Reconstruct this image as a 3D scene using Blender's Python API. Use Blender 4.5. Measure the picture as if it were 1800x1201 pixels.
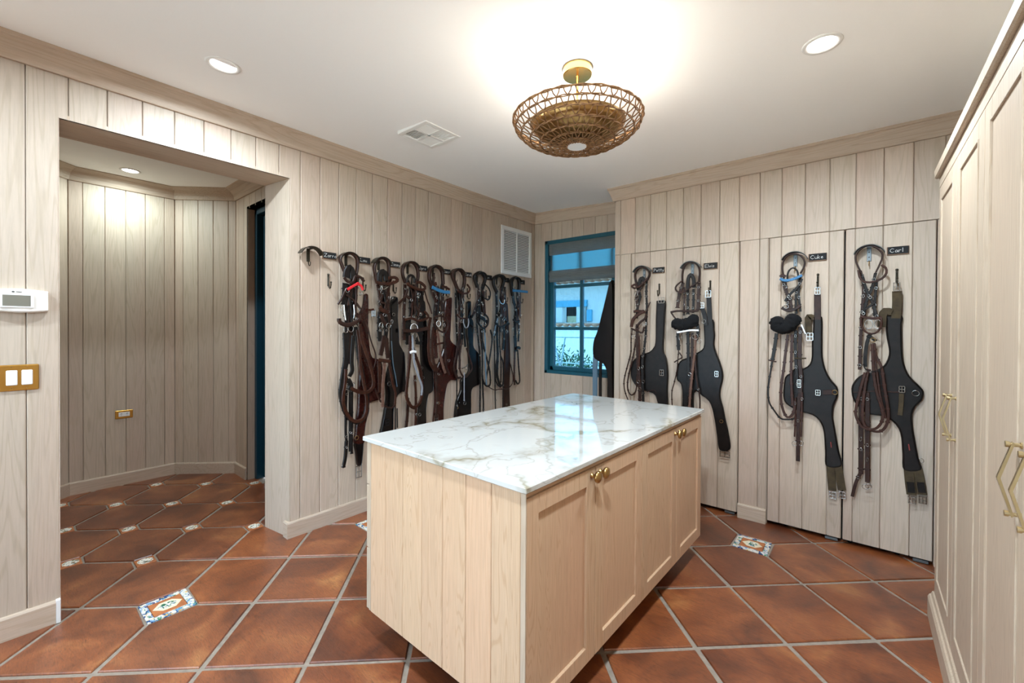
import bpy, bmesh, math, random
from mathutils import Vector, Matrix
random.seed(7)
PI = math.pi
sc = bpy.context.scene
for o in list(bpy.data.objects): bpy.data.objects.remove(o)
COL = sc.collection

# ------------------------------------------------------------------ camera
cam_d = bpy.data.cameras.new('camera'); cam = bpy.data.objects.new('camera', cam_d); COL.objects.link(cam)
def cam_basis(yaw, pitch, roll):
    f = Vector((math.sin(yaw)*math.cos(pitch), math.cos(yaw)*math.cos(pitch), math.sin(pitch)))
    r = Vector((math.cos(yaw), -math.sin(yaw), 0)); u = r.cross(f)
    return math.cos(roll)*r + math.sin(roll)*u, -math.sin(roll)*r + math.cos(roll)*u, f
cr, cu, cf = cam_basis(-0.693798511, -0.00806616148, 0.00535031512)
cam.matrix_world = Matrix(((cr.x, cu.x, -cf.x, 0), (cr.y, cu.y, -cf.y, 0), (cr.z, cu.z, -cf.z, 1.41), (0, 0, 0, 1)))
cam_d.sensor_width = 36; cam_d.lens = 752.7586*36/1800; cam_d.shift_y = -(600.5-582.6685)/1800
cam_d.clip_start = .02
sc.camera = cam

# ------------------------------------------------------------------ world, sun, exposure
world = bpy.data.worlds.new('sky'); sc.world = world; world.use_nodes = True
bg = world.node_tree.nodes['Background']; bg.inputs[0].default_value = (.60, .79, 1, 1); bg.inputs[1].default_value = 5.7
sun_d = bpy.data.lights.new('sun', 'SUN'); sun_d.energy = 6.0; sun_d.angle = .01; sun_d.color = (1, .95, .86)
sun = bpy.data.objects.new('sun', sun_d); COL.objects.link(sun); sun.rotation_euler = Vector((.85, .38, -.8)).to_track_quat('-Z', 'Y').to_euler()
vs = sc.view_settings; vs.view_transform = 'Standard'; vs.look = 'None'; vs.exposure = 1.1; vs.gamma = 1; vs.use_curve_mapping = False
CAN_W, HALL_W, PEND_W = 19, 5.3, 9.5

cy = sc.cycles; cy.max_bounces = 8; cy.glossy_bounces = 3; cy.transmission_bounces = 4; cy.caustics_reflective = False; cy.caustics_refractive = False; cy.use_adaptive_sampling = True; cy.adaptive_threshold = .025; cy.use_denoising = True

# ------------------------------------------------------------------ room dimensions (metres)
XA, YB, YW, XE, YN = -2.959, 3.558, 3.955, .93, -1.4     # left wall, closet wall, window wall, right wall, wall behind the camera
XBK = -3.252                                             # rear face of the left wall
OY0, OY1, OZ = .19, 1.244, 2.395                         # opening to the hall
def ceil_z(x):
    t = min(1, max(0, (x+2.9)/1.15)); return 2.708 - .045*t*t*(3-2*t)

# ------------------------------------------------------------------ materials
def nt(name):
    m = bpy.data.materials.new(name); m.use_nodes = True
    n = m.node_tree.nodes; return m, n, m.node_tree.links, n['Principled BSDF']
def rgb(h):
    c = [int(h[i:i+2], 16)/255 for i in (0, 2, 4)]
    return tuple((v/12.92 if v <= .04045 else ((v+.055)/1.055)**2.4) for v in c) + (1,)
def plain(name, col, rough=.5, metal=0, coat=0, spec=.5):
    m, n, l, b = nt(name); b.inputs['Base Color'].default_value = rgb(col) if isinstance(col, str) else col
    b.inputs['Roughness'].default_value = rough; b.inputs['Metallic'].default_value = metal
    b.inputs['Coat Weight'].default_value = coat; b.inputs['Specular IOR Level'].default_value = spec
    return m
def coords(n, l, scale, rnd=40):
    tc = n.new('ShaderNodeTexCoord'); oi = n.new('ShaderNodeObjectInfo')
    mul = n.new('ShaderNodeVectorMath'); mul.operation = 'SCALE'; l.new(oi.outputs['Random'], mul.inputs['Scale']); mul.inputs[0].default_value = (rnd, rnd*.73, rnd*.31)
    add = n.new('ShaderNodeVectorMath'); add.operation = 'ADD'; l.new(tc.outputs['Object'], add.inputs[0]); l.new(mul.outputs[0], add.inputs[1])
    mp = n.new('ShaderNodeMapping'); mp.inputs['Scale'].default_value = scale; l.new(add.outputs[0], mp.inputs[0])
    return mp.outputs[0], oi
def noise(n, l, vec, scale, detail=4, rough=.55, dist=0):
    t = n.new('ShaderNodeTexNoise'); t.inputs['Scale'].default_value = scale; t.inputs['Detail'].default_value = detail
    t.inputs['Roughness'].default_value = rough; t.inputs['Distortion'].default_value = dist; l.new(vec, t.inputs['Vector']); return t
def ramp(n, l, fac, stops):
    r = n.new('ShaderNodeValToRGB'); e = r.color_ramp.elements
    while len(e) < len(stops): e.new(.5)
    for k, (p, c) in enumerate(stops): e[k].position = p; e[k].color = rgb(c) if isinstance(c, str) else c
    l.new(fac, r.inputs[0]); return r
def mix(n, l, fac, a, b, mode='MIX'):
    m = n.new('ShaderNodeMix'); m.data_type = 'RGBA'; m.blend_type = mode
    if isinstance(fac, float): m.inputs[0].default_value = fac
    else: l.new(fac, m.inputs[0])
    for s, v in ((6, a), (7, b)):
        if isinstance(v, str): m.inputs[s].default_value = rgb(v)
        elif isinstance(v, tuple): m.inputs[s].default_value = v
        else: l.new(v, m.inputs[s])
    return m.outputs[2]
def bump(n, l, b, h, s=.2, d=.002):
    u = n.new('ShaderNodeBump'); u.inputs['Strength'].default_value = s; u.inputs['Distance'].default_value = d; l.new(h, u.inputs['Height']); l.new(u.outputs[0], b.inputs['Normal'])
def wood(name, light, dark, pink, rough=.55, axis='z', var=.10, ring=1.0):
    """whitewashed softwood: broad cathedral figure, fine pores, each board a little different"""
    m, n, l, b = nt(name)
    S = {'z': (1, 1, .07), 'y': (1, .07, 1), 'x': (.07, 1, 1)}[axis]
    v, oi = coords(n, l, S)
    n1 = noise(n, l, v, 7, 2, .5, .4)
    w = n.new('ShaderNodeMath'); w.operation = 'MULTIPLY'; w.inputs[1].default_value = 16; l.new(n1.outputs[0], w.inputs[0])
    s = n.new('ShaderNodeMath'); s.operation = 'SINE'; 
    w2 = n.new('ShaderNodeMath'); w2.operation = 'MULTIPLY'; w2.inputs[1].default_value = 6.283*ring; l.new(w.outputs[0], w2.inputs[0]); l.new(w2.outputs[0], s.inputs[0])
    r1 = ramp(n, l, s.outputs[0], [(0, (0, 0, 0, 1)), (.55, (.12, .12, .12, 1)), (.95, (.9, .9, .9, 1))])
    fine = noise(n, l, v, 110, 3, .6)
    c1 = mix(n, l, r1.outputs[0], light, dark)
    big = noise(n, l, v, 2.2, 2, .5)
    rp = ramp(n, l, big.outputs[0], [(.45, (0, 0, 0, 1)), (.75, (.8, .8, .8, 1))])
    c2 = mix(n, l, rp.outputs[0], c1, pink)
    rf = ramp(n, l, fine.outputs[0], [(.3, (.91, .91, .91, 1)), (.65, (1.03, 1.03, 1.03, 1))])
    c3 = mix(n, l, 1.0, c2, rf.outputs[0], 'MULTIPLY')
    rv = ramp(n, l, oi.outputs['Random'], [(0, (1-var, 1-var, 1-var*.9, 1)), (1, (1+var*.5, 1+var*.45, 1+var*.4, 1))])
    c4 = mix(n, l, 1.0, c3, rv.outputs[0], 'MULTIPLY')
    l.new(c4, b.inputs['Base Color']); b.inputs['Roughness'].default_value = rough
    bump(n, l, b, fine.outputs[0], .12, .001); return m
def tile_mat():
    m, n, l, b = nt('saltillo_clay')
    v, oi = coords(n, l, (1, 1, 1))
    big = noise(n, l, v, 3.2, 4, .6, .6)
    st, _ = coords(n, l, (6, 34, 6)); streak = noise(n, l, st, 2.6, 7, .72, 2.4)
    c1 = ramp(n, l, big.outputs[0], [(.28, '4c291a'), (.43, '6f3c22'), (.57, '874c2b'), (.76, 'a87042')])
    c2 = ramp(n, l, streak.outputs[0], [(.30, (.50, .46, .44, 1)), (.48, (1, 1, 1, 1)), (.70, (1.35, 1.28, 1.18, 1))])
    c3 = mix(n, l, 1.0, c1.outputs[0], c2.outputs[0], 'MULTIPLY')
    rv = ramp(n, l, oi.outputs['Random'], [(0, (.78, .72, .72, 1)), (.5, (1, 1, 1, 1)), (1, (1.12, 1.1, 1.0, 1))])
    c4 = mix(n, l, 1.0, c3, rv.outputs[0], 'MULTIPLY')
    l.new(c4, b.inputs['Base Color']); b.inputs['Roughness'].default_value = .36; b.inputs['Coat Weight'].default_value = .5; b.inputs['Coat Roughness'].default_value = .28
    bump(n, l, b, streak.outputs[0], .4, .003); return m
def marble():
    m, n, l, b = nt('calacatta_marble')
    tc = n.new('ShaderNodeTexCoord'); vec = tc.outputs['Object']
    wob = noise(n, l, vec, 1.7, 5, .6)
    sub = n.new('ShaderNodeVectorMath'); sub.operation = 'MULTIPLY_ADD'; l.new(wob.outputs['Color'], sub.inputs[0]); sub.inputs[1].default_value = (.9, .9, .3); l.new(vec, sub.inputs[2])
    def vein(scale, w0, w1, off):
        a = n.new('ShaderNodeVectorMath'); a.operation = 'ADD'; a.inputs[1].default_value = off; l.new(sub.outputs[0], a.inputs[0])
        mp = n.new('ShaderNodeMapping'); mp.inputs['Rotation'].default_value = (0, 0, .9); mp.inputs['Scale'].default_value = (1, .45, 1); l.new(a.outputs[0], mp.inputs[0])
        vo = n.new('ShaderNodeTexVoronoi'); vo.feature = 'DISTANCE_TO_EDGE'; vo.inputs['Scale'].default_value = scale; l.new(mp.outputs[0], vo.inputs['Vector'])
        return ramp(n, l, vo.outputs[0], [(0, (1, 1, 1, 1)), (w0, (.45, .45, .45, 1)), (w1, (0, 0, 0, 1))]).outputs[0]
    mask = noise(n, l, vec, 2.4, 3, .5); mk = ramp(n, l, mask.outputs[0], [(.40, (0, 0, 0, 1)), (.56, (1, 1, 1, 1))])
    v1 = mix(n, l, 1.0, vein(1.9, .02, .065, (3, 1, 0)), mk.outputs[0], 'MULTIPLY')
    v2 = mix(n, l, .55, (0, 0, 0, 1), vein(4.2, .012, .03, (7, 4, 0)))
    cloud = ramp(n, l, noise(n, l, sub.outputs[0], 2.2, 4, .6).outputs[0], [(.45, (0, 0, 0, 1)), (.85, (.3, .3, .3, 1))])
    c = mix(n, l, cloud.outputs[0], 'c5c4bf', 'b7b6b1')
    c = mix(n, l, v2, c, '9c968a'); c = mix(n, l, v1, c, '8d846d')
    l.new(c, b.inputs['Base Color']); b.inputs['Roughness'].default_value = .06; b.inputs['Coat Weight'].default_value = .3; b.inputs['Coat Roughness'].default_value = .02
    return m
def leather(name, col, col2, rough=.36, spec=.28):
    m, n, l, b = nt(name); v, oi = coords(n, l, (1, 1, 1)); b.inputs['Specular IOR Level'].default_value = spec
    t = noise(n, l, v, 26, 4, .6); r = ramp(n, l, t.outputs[0], [(.3, col), (.75, col2)])
    l.new(r.outputs[0], b.inputs['Base Color']); b.inputs['Roughness'].default_value = rough
    g = noise(n, l, v, 420, 2, .5); bump(n, l, b, g.outputs[0], .15, .001); return m
def painted(name, base, marks, scale):
    """hand painted glaze: brush blobs of several colours on white"""
    m, n, l, b = nt(name); v, oi = coords(n, l, (1, 1, 1)); c = base
    for k, (col, lo, hi) in enumerate(marks):
        a = n.new('ShaderNodeVectorMath'); a.operation = 'ADD'; a.inputs[1].default_value = (k*3.1, k*1.7, k); l.new(v, a.inputs[0])
        t = noise(n, l, a.outputs[0], scale*(1+.3*k), 1, .4, .8); r = ramp(n, l, t.outputs[0], [(lo, (0, 0, 0, 1)), (hi, (1, 1, 1, 1))])
        c = mix(n, l, r.outputs[0], c, col)
    l.new(c, b.inputs['Base Color']); b.inputs['Roughness'].default_value = .25; return m
def weave_mat(name='woven_shade_cloth', thru=.25):
    m, n, l, b = nt(name); tc = n.new('ShaderNodeTexCoord')
    mp = n.new('ShaderNodeMapping'); mp.inputs['Rotation'].default_value = (0, .7, 0); l.new(tc.outputs['Object'], mp.inputs[0])
    ch = n.new('ShaderNodeTexChecker'); ch.inputs['Scale'].default_value = 130; l.new(mp.outputs[0], ch.inputs[0])
    ch.inputs[1].default_value = rgb('8a8e8b'); ch.inputs[2].default_value = rgb('565a59')
    l.new(ch.outputs[0], b.inputs['Base Color']); b.inputs['Roughness'].default_value = .9
    tr = n.new('ShaderNodeBsdfTranslucent'); tr.inputs[0].default_value = (.6, .9, .95, 1)
    mx = n.new('ShaderNodeMixShader'); mx.inputs[0].default_value = thru; l.new(b.outputs[0], mx.inputs[1]); l.new(tr.outputs[0], mx.inputs[2])
    l.new(mx.outputs[0], n['Material Output'].inputs[0]); return m
def glass_mat(name='window_glass', tint=(.30, .45, .52, 1)):
    m, n, l, b = nt(name); n.remove(b)
    t = n.new('ShaderNodeBsdfTransparent'); t.inputs[0].default_value = tint
    g = n.new('ShaderNodeBsdfGlossy'); g.inputs['Roughness'].default_value = .02
    f = n.new('ShaderNodeFresnel'); f.inputs[0].default_value = 1.45; mx = n.new('ShaderNodeMixShader')
    l.new(f.outputs[0], mx.inputs[0]); l.new(t.outputs[0], mx.inputs[1]); l.new(g.outputs[0], mx.inputs[2]); l.new(mx.outputs[0], n['Material Output'].inputs[0]); return m
def emit(name, col, s):
    m, n, l, b = nt(name); b.inputs['Base Color'].default_value = (.8, .8, .8, 1); b.inputs['Emission Color'].default_value = col; b.inputs['Emission Strength'].default_value = s; return m
def mottled(name, a, c, scale, rough=.9):
    m, n, l, b = nt(name); v, oi = coords(n, l, (1, 1, 1)); r = ramp(n, l, noise(n, l, v, scale, 4, .6).outputs[0], [(.3, a), (.7, c)])
    l.new(r.outputs[0], b.inputs['Base Color']); b.inputs['Roughness'].default_value = rough; return m
MT = {
 'pine': wood('whitewashed_pine', 'c5b4a1', 'bbaa95', 'c7ad9a'),
 'pine_y': wood('whitewashed_pine_trim', 'c6b39f', 'bca791', 'c7ac96', axis='y'), 'pine_x': wood('whitewashed_pine_trim_across', 'c6b39f', 'bca791', 'c7ac96', axis='x'),
 'oak': wood('limed_oak', 'c8a888', 'bc9a78', 'c9a182', rough=.5, var=.05, ring=3.0), 'oak_y': wood('limed_oak_rail', 'c8a888', 'bc9a78', 'c9a182', rough=.5, axis='y', var=.05, ring=2.2),
 'oak_pale': wood('pale_limed_oak', 'b9a690', 'ae9a83', 'baa38c', rough=.5, var=.04, ring=2.2),
 'white': plain('ceiling_paint', 'fdfdfd', .9), 'metal_white': plain('white_enamel', 'ececea', .45), 'plastic': plain('white_plastic', 'e9e4dc', .4),
 'clay': tile_mat(), 'grout': mottled('grey_grout', '85796c', '9a8c7d', 40), 'marble': marble(),
 'black': leather('black_leather', '100d0b', '201a17', .42), 'dark': leather('dark_brown_leather', '22120c', '3c241b', .42), 'brown': leather('brown_leather', '2b150d', '472619', .38),
 'mahog': leather('mahogany_leather', '2a0e0b', '421c16', .2, .6), 'gloss_black': leather('glossy_black_leather', '0a0909', '171314', .17, .6), 'tan': leather('worn_brown_leather', '5c4136', '7a5a4b', .5), 'olive': leather('olive_elastic', '3a3024', '52452f', .8), 'greyl': plain('grey_strap_and_sheen', '8f9299', .35),
 'steelblue': plain('blue_grey_piping', '5f7788', .3), 'fleece': mottled('black_sheepskin', '050506', '121214', 300, 1), 'red': plain('red_ribbon', 'd8232b', .45), 'pinkred': plain('red_zip_tape', '8a3a36', .6), 'blue': mottled('blue_beaded_band', '1f5482', '3f86b5', 220, .4),
 'steel': plain('stainless_steel', 'b4b4b1', .2, 1), 'brass': plain('brushed_brass', 'b4915c', .28, 1), 'brass_bright': plain('polished_brass', 'cfae6e', .22, 1), 'brass_plate': plain('brass_wall_plate', 'cfa052', .32, 1), 'gold_pale': plain('champagne_brass', 'cdbb92', .28, 1),
 'iron': plain('dark_iron', '3c372d', .45, .6), 'zinc': plain('grey_zinc', '70777a', .4, .7), 'chalk': plain('chalkboard', '17181a', .8), 'chalk_white': plain('chalk_lettering', 'f2f2ee', .9), 'plate_wood': plain('plate_wood_edge', '7b5c44', .6),
 'teal': plain('teal_window_paint', '1c5869', .4), 'teal_dark': plain('shaded_teal_door_paint', '0d3f52', .4), 'void': plain('shadow_and_kick_black', '08090a', .9), 'glass': glass_mat(), 'glass_clear': glass_mat('clear_glass', (.93, .96, .96, 1)), 'shade': weave_mat(), 'shade_thin': weave_mat('woven_shade_single', .8),
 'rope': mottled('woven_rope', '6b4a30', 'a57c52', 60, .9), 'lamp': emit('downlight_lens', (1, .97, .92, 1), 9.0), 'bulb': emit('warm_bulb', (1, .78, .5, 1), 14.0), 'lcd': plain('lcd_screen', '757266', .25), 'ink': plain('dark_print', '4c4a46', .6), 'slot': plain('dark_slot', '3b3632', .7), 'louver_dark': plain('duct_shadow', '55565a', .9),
 'glaze': painted('painted_glaze', 'd6d2c8', [('2b4a7c', .57, .60), ('6d97bd', .58, .62), ('4f8a6c', .62, .66), ('d3ad66', .63, .67)], 34), 'ivory': plain('ivory_glaze', 'dfd3b4', .3), 'green': painted('painted_motif', 'ece6d6', [('2f6b4f', .5, .54), ('3b5d91', .6, .64)], 60), 'insert': painted('painted_insert', 'f1ecdf', [('6f6a45', .56, .6), ('7c8a8f', .6, .64), ('c79a4a', .66, .7)], 60), 'clay_small': mottled('small_clay_tile', '9c5a35', 'b9713f', 30, .5),
 'stucco': plain('white_stucco', 'd9d7d2', .95), 'terra': mottled('roof_tile', '8c5a48', 'b58468', 5), 'leaf': mottled('leaves', '16331f', '41704a', 9, .7), 'earth': mottled('pale_paving', 'b9b3a6', 'cfc9bd', 3), 'rail': plain('pale_grey_metal', '9fb2b8', .5), 'beige': mottled('straw_screen', 'c9b48c', 'e0cfa8', 12), 'bluebeam': plain('blue_beam_paint', '5fa9c4', .6),
}

# ------------------------------------------------------------------ object helpers
WL = {}
def link(o, parent):
    COL.objects.link(o); WL[o] = o.location.copy()
    if parent is not None: o.parent = parent; o.matrix_parent_inverse = Matrix.Translation(-WL[parent])
    return o
def tag(o, label=None, cat=None, group=None, kind=None):
    for k, v in (('label', label), ('category', cat), ('group', group), ('kind', kind)):
        if v: o[k] = v
    return o
def empty(name, loc, label=None, cat=None, group=None, kind=None, parent=None):
    o = bpy.data.objects.new(name, None); o.location = loc; o.empty_display_size = .05; return tag(link(o, parent), label, cat, group, kind)
class SB:
    """collects shapes; build() links them as one mesh object"""
    def __init__(s): s.v = []; s.f = []
    def add(s, V, F):
        k = len(s.v); s.v += [tuple(p) for p in V]; s.f += [tuple(i+k for i in f) for f in F]; return s
    def box(s, lo, hi, xf=None):
        V = [(x, y, z) for z in (lo[2], hi[2]) for y in (lo[1], hi[1]) for x in (lo[0], hi[0])]
        if xf: V = [xf(*p) for p in V]
        return s.add(V, [(0, 2, 3, 1), (4, 5, 7, 6), (0, 1, 5, 4), (2, 6, 7, 3), (0, 4, 6, 2), (1, 3, 7, 5)])
    def bbox(s, lo, hi, c=.003, xf=None):
        """box with chamfered edges"""
        V = []; idx = {}
        for sx in (0, 1):
            for sy in (0, 1):
                for sz in (0, 1):
                    P = [(lo, hi)[k][a] for a, k in enumerate((sx, sy, sz))]; d = [c if k == 0 else -c for k in (sx, sy, sz)]
                    for a in range(3):
                        q = list(P)
                        for bb in range(3):
                            if bb != a: q[bb] += d[bb]
                        idx[(sx, sy, sz, a)] = len(V); V.append(tuple(q))
        if xf: V = [xf(*p) for p in V]
        F = []
        for a in range(3):
            o = [k for k in range(3) if k != a]
            for sd in (0, 1):
                q = []
                for (i, j) in ((0, 0), (1, 0), (1, 1), (0, 1)):
                    k = [0, 0, 0]; k[a] = sd; k[o[0]] = i; k[o[1]] = j; q.append(idx[(*k, a)])
                F.append(tuple(q))
            for (i, j) in ((0, 0), (0, 1), (1, 0), (1, 1)):   # edge along axis a
                k0 = [0, 0, 0]; k1 = [0, 0, 0]; k0[o[0]] = k1[o[0]] = i; k0[o[1]] = k1[o[1]] = j; k1[a] = 1
                F.append((idx[(*k0, o[0])], idx[(*k1, o[0])], idx[(*k1, o[1])], idx[(*k0, o[1])]))
        for sx in (0, 1):
            for sy in (0, 1):
                for sz in (0, 1): F.append(tuple(idx[(sx, sy, sz, a)] for a in range(3)))
        return s.add(V, F)
    def prism(s, poly, a, b, xf):
        """poly of (p,q) extruded from a to b; xf(p,q,t) -> world"""
        n = len(poly); V = [xf(p, q, a) for p, q in poly] + [xf(p, q, b) for p, q in poly]
        return s.add(V, [tuple(range(n))[::-1], tuple(range(n, 2*n))] + [(i, (i+1) % n, n+(i+1) % n, n+i) for i in range(n)])
    def loft(s, rings, cap=True, closed=False):
        n = len(rings[0]); V = [p for r in rings for p in r]; F = []
        m = len(rings)
        for k in range(m if closed else m-1):
            for i in range(n): F.append((k*n+i, k*n+(i+1) % n, ((k+1) % m)*n+(i+1) % n, ((k+1) % m)*n+i))
        if cap and not closed: F += [tuple(range(n))[::-1], tuple((m-1)*n+i for i in range(n))]
        return s.add(V, F)
    def lathe(s, prof, xf, seg=24):
        """prof of (r,h) around the local h axis; xf(a,b,h) -> world"""
        return s.loft([[xf(r*math.cos(2*PI*i/seg), r*math.sin(2*PI*i/seg), h) for i in range(seg)] for r, h in prof])
    def tube(s, pts, r, seg=8, closed=False):
        pts = [Vector(p) for p in pts]; m = len(pts); rings = []
        ref = Vector((.31, .22, .92))
        for k in range(m):
            a = pts[(k-1) % m] if closed or k else pts[k]; b = pts[(k+1) % m] if closed or k < m-1 else pts[k]
            t = (b-a).normalized(); u = t.cross(ref)
            u = u.normalized() if u.length > 1e-3 else t.cross(Vector((1, 0, 0))).normalized(); w = t.cross(u)
            rr = r[k] if isinstance(r, (list, tuple)) else r
            rings.append([pts[k] + rr*(math.cos(2*PI*i/seg)*u + math.sin(2*PI*i/seg)*w) for i in range(seg)])
        return s.loft(rings, True, closed)
    def build(s, name, mat, parent=None, smooth=False, kind=None):
        me = bpy.data.meshes.new(name); xs, ys, zs = zip(*s.v); c = Vector(((min(xs)+max(xs))/2, (min(ys)+max(ys))/2, (min(zs)+max(zs))/2))
        me.from_pydata([Vector(p)-c for p in s.v], [], s.f); bm = bmesh.new(); bm.from_mesh(me); bmesh.ops.recalc_face_normals(bm, faces=bm.faces); bm.to_mesh(me); bm.free()
        if smooth: me.shade_smooth() if hasattr(me, 'shade_smooth') else [setattr(p, 'use_smooth', True) for p in me.polygons]
        me.materials.append(MT[mat] if isinstance(mat, str) else mat)
        o = bpy.data.objects.new(name, me); o.location = c; link(o, parent)
        if kind: o['kind'] = kind
        return o
def sweep(path, prof, side=1, closed=False, dz=None):
    """profile (n,z) swept along a floor-plan path with mitred corners; n is to the left (side 1) or right of travel"""
    P = [Vector((x, y)) for x, y in path]; m = len(P); rings = []
    def nrm(a, b): d = (b-a).normalized(); return Vector((-d.y, d.x))*side
    for k in range(m):
        n1 = nrm(P[k-1], P[k]) if k or closed else None; n2 = nrm(P[k], P[(k+1) % m]) if k < m-1 or closed else None
        n1 = n1 or n2; n2 = n2 or n1; mt = (n1+n2)/(1+n1.dot(n2))
        rings.append([(P[k].x+mt.x*a, P[k].y+mt.y*a, z+(dz[k] if dz else 0)) for a, z in prof])
    return SB().loft(rings, True, closed)
class Frame:
    """a wall: p(u,z,n) -> world"""
    def __init__(s, o, ud, nd): s.o = Vector((o[0], o[1], 0)); s.u = Vector((ud[0], ud[1], 0)).normalized(); s.n = Vector((nd[0], nd[1], 0)).normalized()
    def p(s, u, z, n=0): q = s.o+s.u*u+s.n*n; return (q.x, q.y, z)
WA = Frame((XA, 0), (0, 1), (1, 0)); WB = Frame((0, YB), (1, 0), (0, -1)); WW = Frame((0, YW), (1, 0), (0, -1))
def plank(fr, u0, u1, z0, z1, parent, mat='pine', t=.014, c=.0035, g=.0012, name='plank', low=None):
    """one board, its face on the wall plane; low=(u0,u1,zsplit) narrows it below zsplit"""
    def part(sb, a, b, za, zb):
        poly = [(a+g, -t), (b-g, -t), (b-g, -c), (b-g-c, 0), (a+g+c, 0), (a+g, -c)]
        sb.prism(poly, za, zb, lambda p, q, h: fr.p(p, h, q))
    sb = SB()
    if low: part(sb, u0, u1, low[2], z1); part(sb, low[0], low[1], z0, low[2])
    else: part(sb, u0, u1, z0, z1)
    return sb.build(name, mat, parent)
def shift_copy(o, dv, parent):
    c = o.copy(); c.location = o.location+Vector(dv); return link(c, parent)

# ------------------------------------------------------------------ floor: diagonal clay tiles in grout
floor = SB().box((-5.4, YN-.1, -.06), (XE+.05, YW+.1, -.007)).build('floor', 'grout'); floor['kind'] = 'structure'
TO, V1, V2 = Vector((-.5716, 3.1607)), Vector((.30546, .28856)), Vector((-.3058, .30477))
def cross(i, j): return TO+V1*i+V2*j
MOS = {(0, 0), (-8, -1), (-6, 1), (-3, -3)}
def in_hall(p): return p.x < -3.14
def visible(p):
    if p.x > -3.27 and p.x < XE+.3 and YN-.3 < p.y < 3.9: return p.x > -2.96-.30 or OY0-.3 < p.y < OY1+.3
    return -5.4 < p.x <= -3.2 and -.35 < p.y < 1.75
tr = random.Random(3)
for i in range(-16, 9):
    for j in range(-16, 9):
        cs = [(i, j), (i+1, j), (i+1, j+1), (i, j+1)]; ctr = cross(i+.5, j+.5)
        if not visible(ctr): continue
        poly = []
        for k, ij in enumerate(cs):
            c = cross(*ij); d = (ctr-c); L = d.length; d /= L
            cut = .0985 if ij in MOS else (.0475 if in_hall(c) else 0)
            e1 = (cross(*cs[k-1])-c).normalized(); e2 = (cross(*cs[(k+1) % 4])-c).normalized(); g = .0105
            inner = c + (e1+e2)*g/abs(e1.x*e2.y-e1.y*e2.x)
            if cut: 
                s1 = cut*1.414+.004; poly += [c+e1*s1+e2*g, c+e2*s1+e1*g]
            else: poly.append(inner+Vector((tr.uniform(-.002, .002), tr.uniform(-.002, .002))))
        h = tr.uniform(-.001, .001); sb = SB(); n = len(poly)
        r0 = [(p.x, p.y, -.02) for p in poly]; r1 = [(p.x, p.y, -.004+h) for p in poly]; r2 = [(ctr.x+(p.x-ctr.x)*.983, ctr.y+(p.y-ctr.y)*.983, h) for p in poly]
        sb.loft([r0, r1, r2]); sb.build('tile', 'clay', floor)
def inset(c, ang, flip):
    ca, sa = math.cos(ang), math.sin(ang); xf = lambda x, y, z: (c.x+x*ca-y*sa, c.y+x*sa+y*ca, z)
    a = .098; b = .068
    base = SB().bbox((-b+.002, -b+.002, -.02), (b-.002, b-.002, .0005), .002, xf).build('inset_tile', 'clay_small', floor)
    for q in range(4):
        qa = q*PI/2; c2, s2 = math.cos(qa), math.sin(qa); xg = lambda x, y, z: xf(x*c2-y*s2, x*s2+y*c2, z)
        SB().bbox((-a, b, -.02), (b, a, .0008), .0015, xg).build('border_tile', 'glaze', base)
    hx = [(-.060, 0), (-.026, -.042), (.026, -.042), (.060, 0), (.026, .042), (-.026, .042)]
    if flip: hx = [(-q, p) for p, q in hx]
    SB().prism(hx, -.01, .0014, lambda p, r, z: xf(p*.98, r, z)).build('lozenge', 'ivory', base)
    SB().prism([(p*.55, r*.7) for p, r in hx], -.01, .002, lambda p, r, z: xf(p, r, z)).build('painted_motif', 'green', base)
for (i, j) in sorted(MOS): inset(cross(i, j), .02, (i, j) != (0, 0))
for i in range(-16, 2):
    for j in range(-8, 9):
        c = cross(i, j)
        if in_hall(c) and -5.1 < c.x and -.1 < c.y < 1.5:
            b = SB().bbox((c.x-.046, c.y-.046, -.02), (c.x+.046, c.y+.046, .0004), .002).build('insert_tile', 'clay_small', floor)
            SB().prism([(c.x+.039*math.cos(k*PI/4+PI/8), c.y+.039*math.sin(k*PI/4+PI/8)) for k in range(8)], -.01, .0012, lambda p, q, z: (p, q, z)).build('painted_center', 'insert', b)

# ------------------------------------------------------------------ left wall with the opening
wall_left = SB().box((XBK, YN, -.01), (XA-.013, OY0-.012, 2.74)).box((XBK, OY1+.012, -.01), (XA-.013, YW+.2, 2.74)).box((XBK, OY0-.012, OZ+.012), (XA-.013, OY1+.012, 2.74)).build('wall_left', 'pine', kind='structure')
y = .0845-.13665*11
for k in range(-11, 29):
    a = .0845+.13665*k; b = a+.13665; ztop = 2.62
    if b > YW: b = YW
    if a < YN or b-a < .01: continue
    if b <= OY0 or a >= OY1: plank(WA, a, b, 0, ztop, wall_left)
    elif a >= OY0 and b <= OY1: plank(WA, a, b, OZ, ztop, wall_left)
    elif a < OY0: plank(WA, a, b, 0, ztop, wall_left, low=(a, OY0, OZ))
    else: plank(WA, a, b, 0, ztop, wall_left, low=(OY1, b, OZ))
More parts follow.
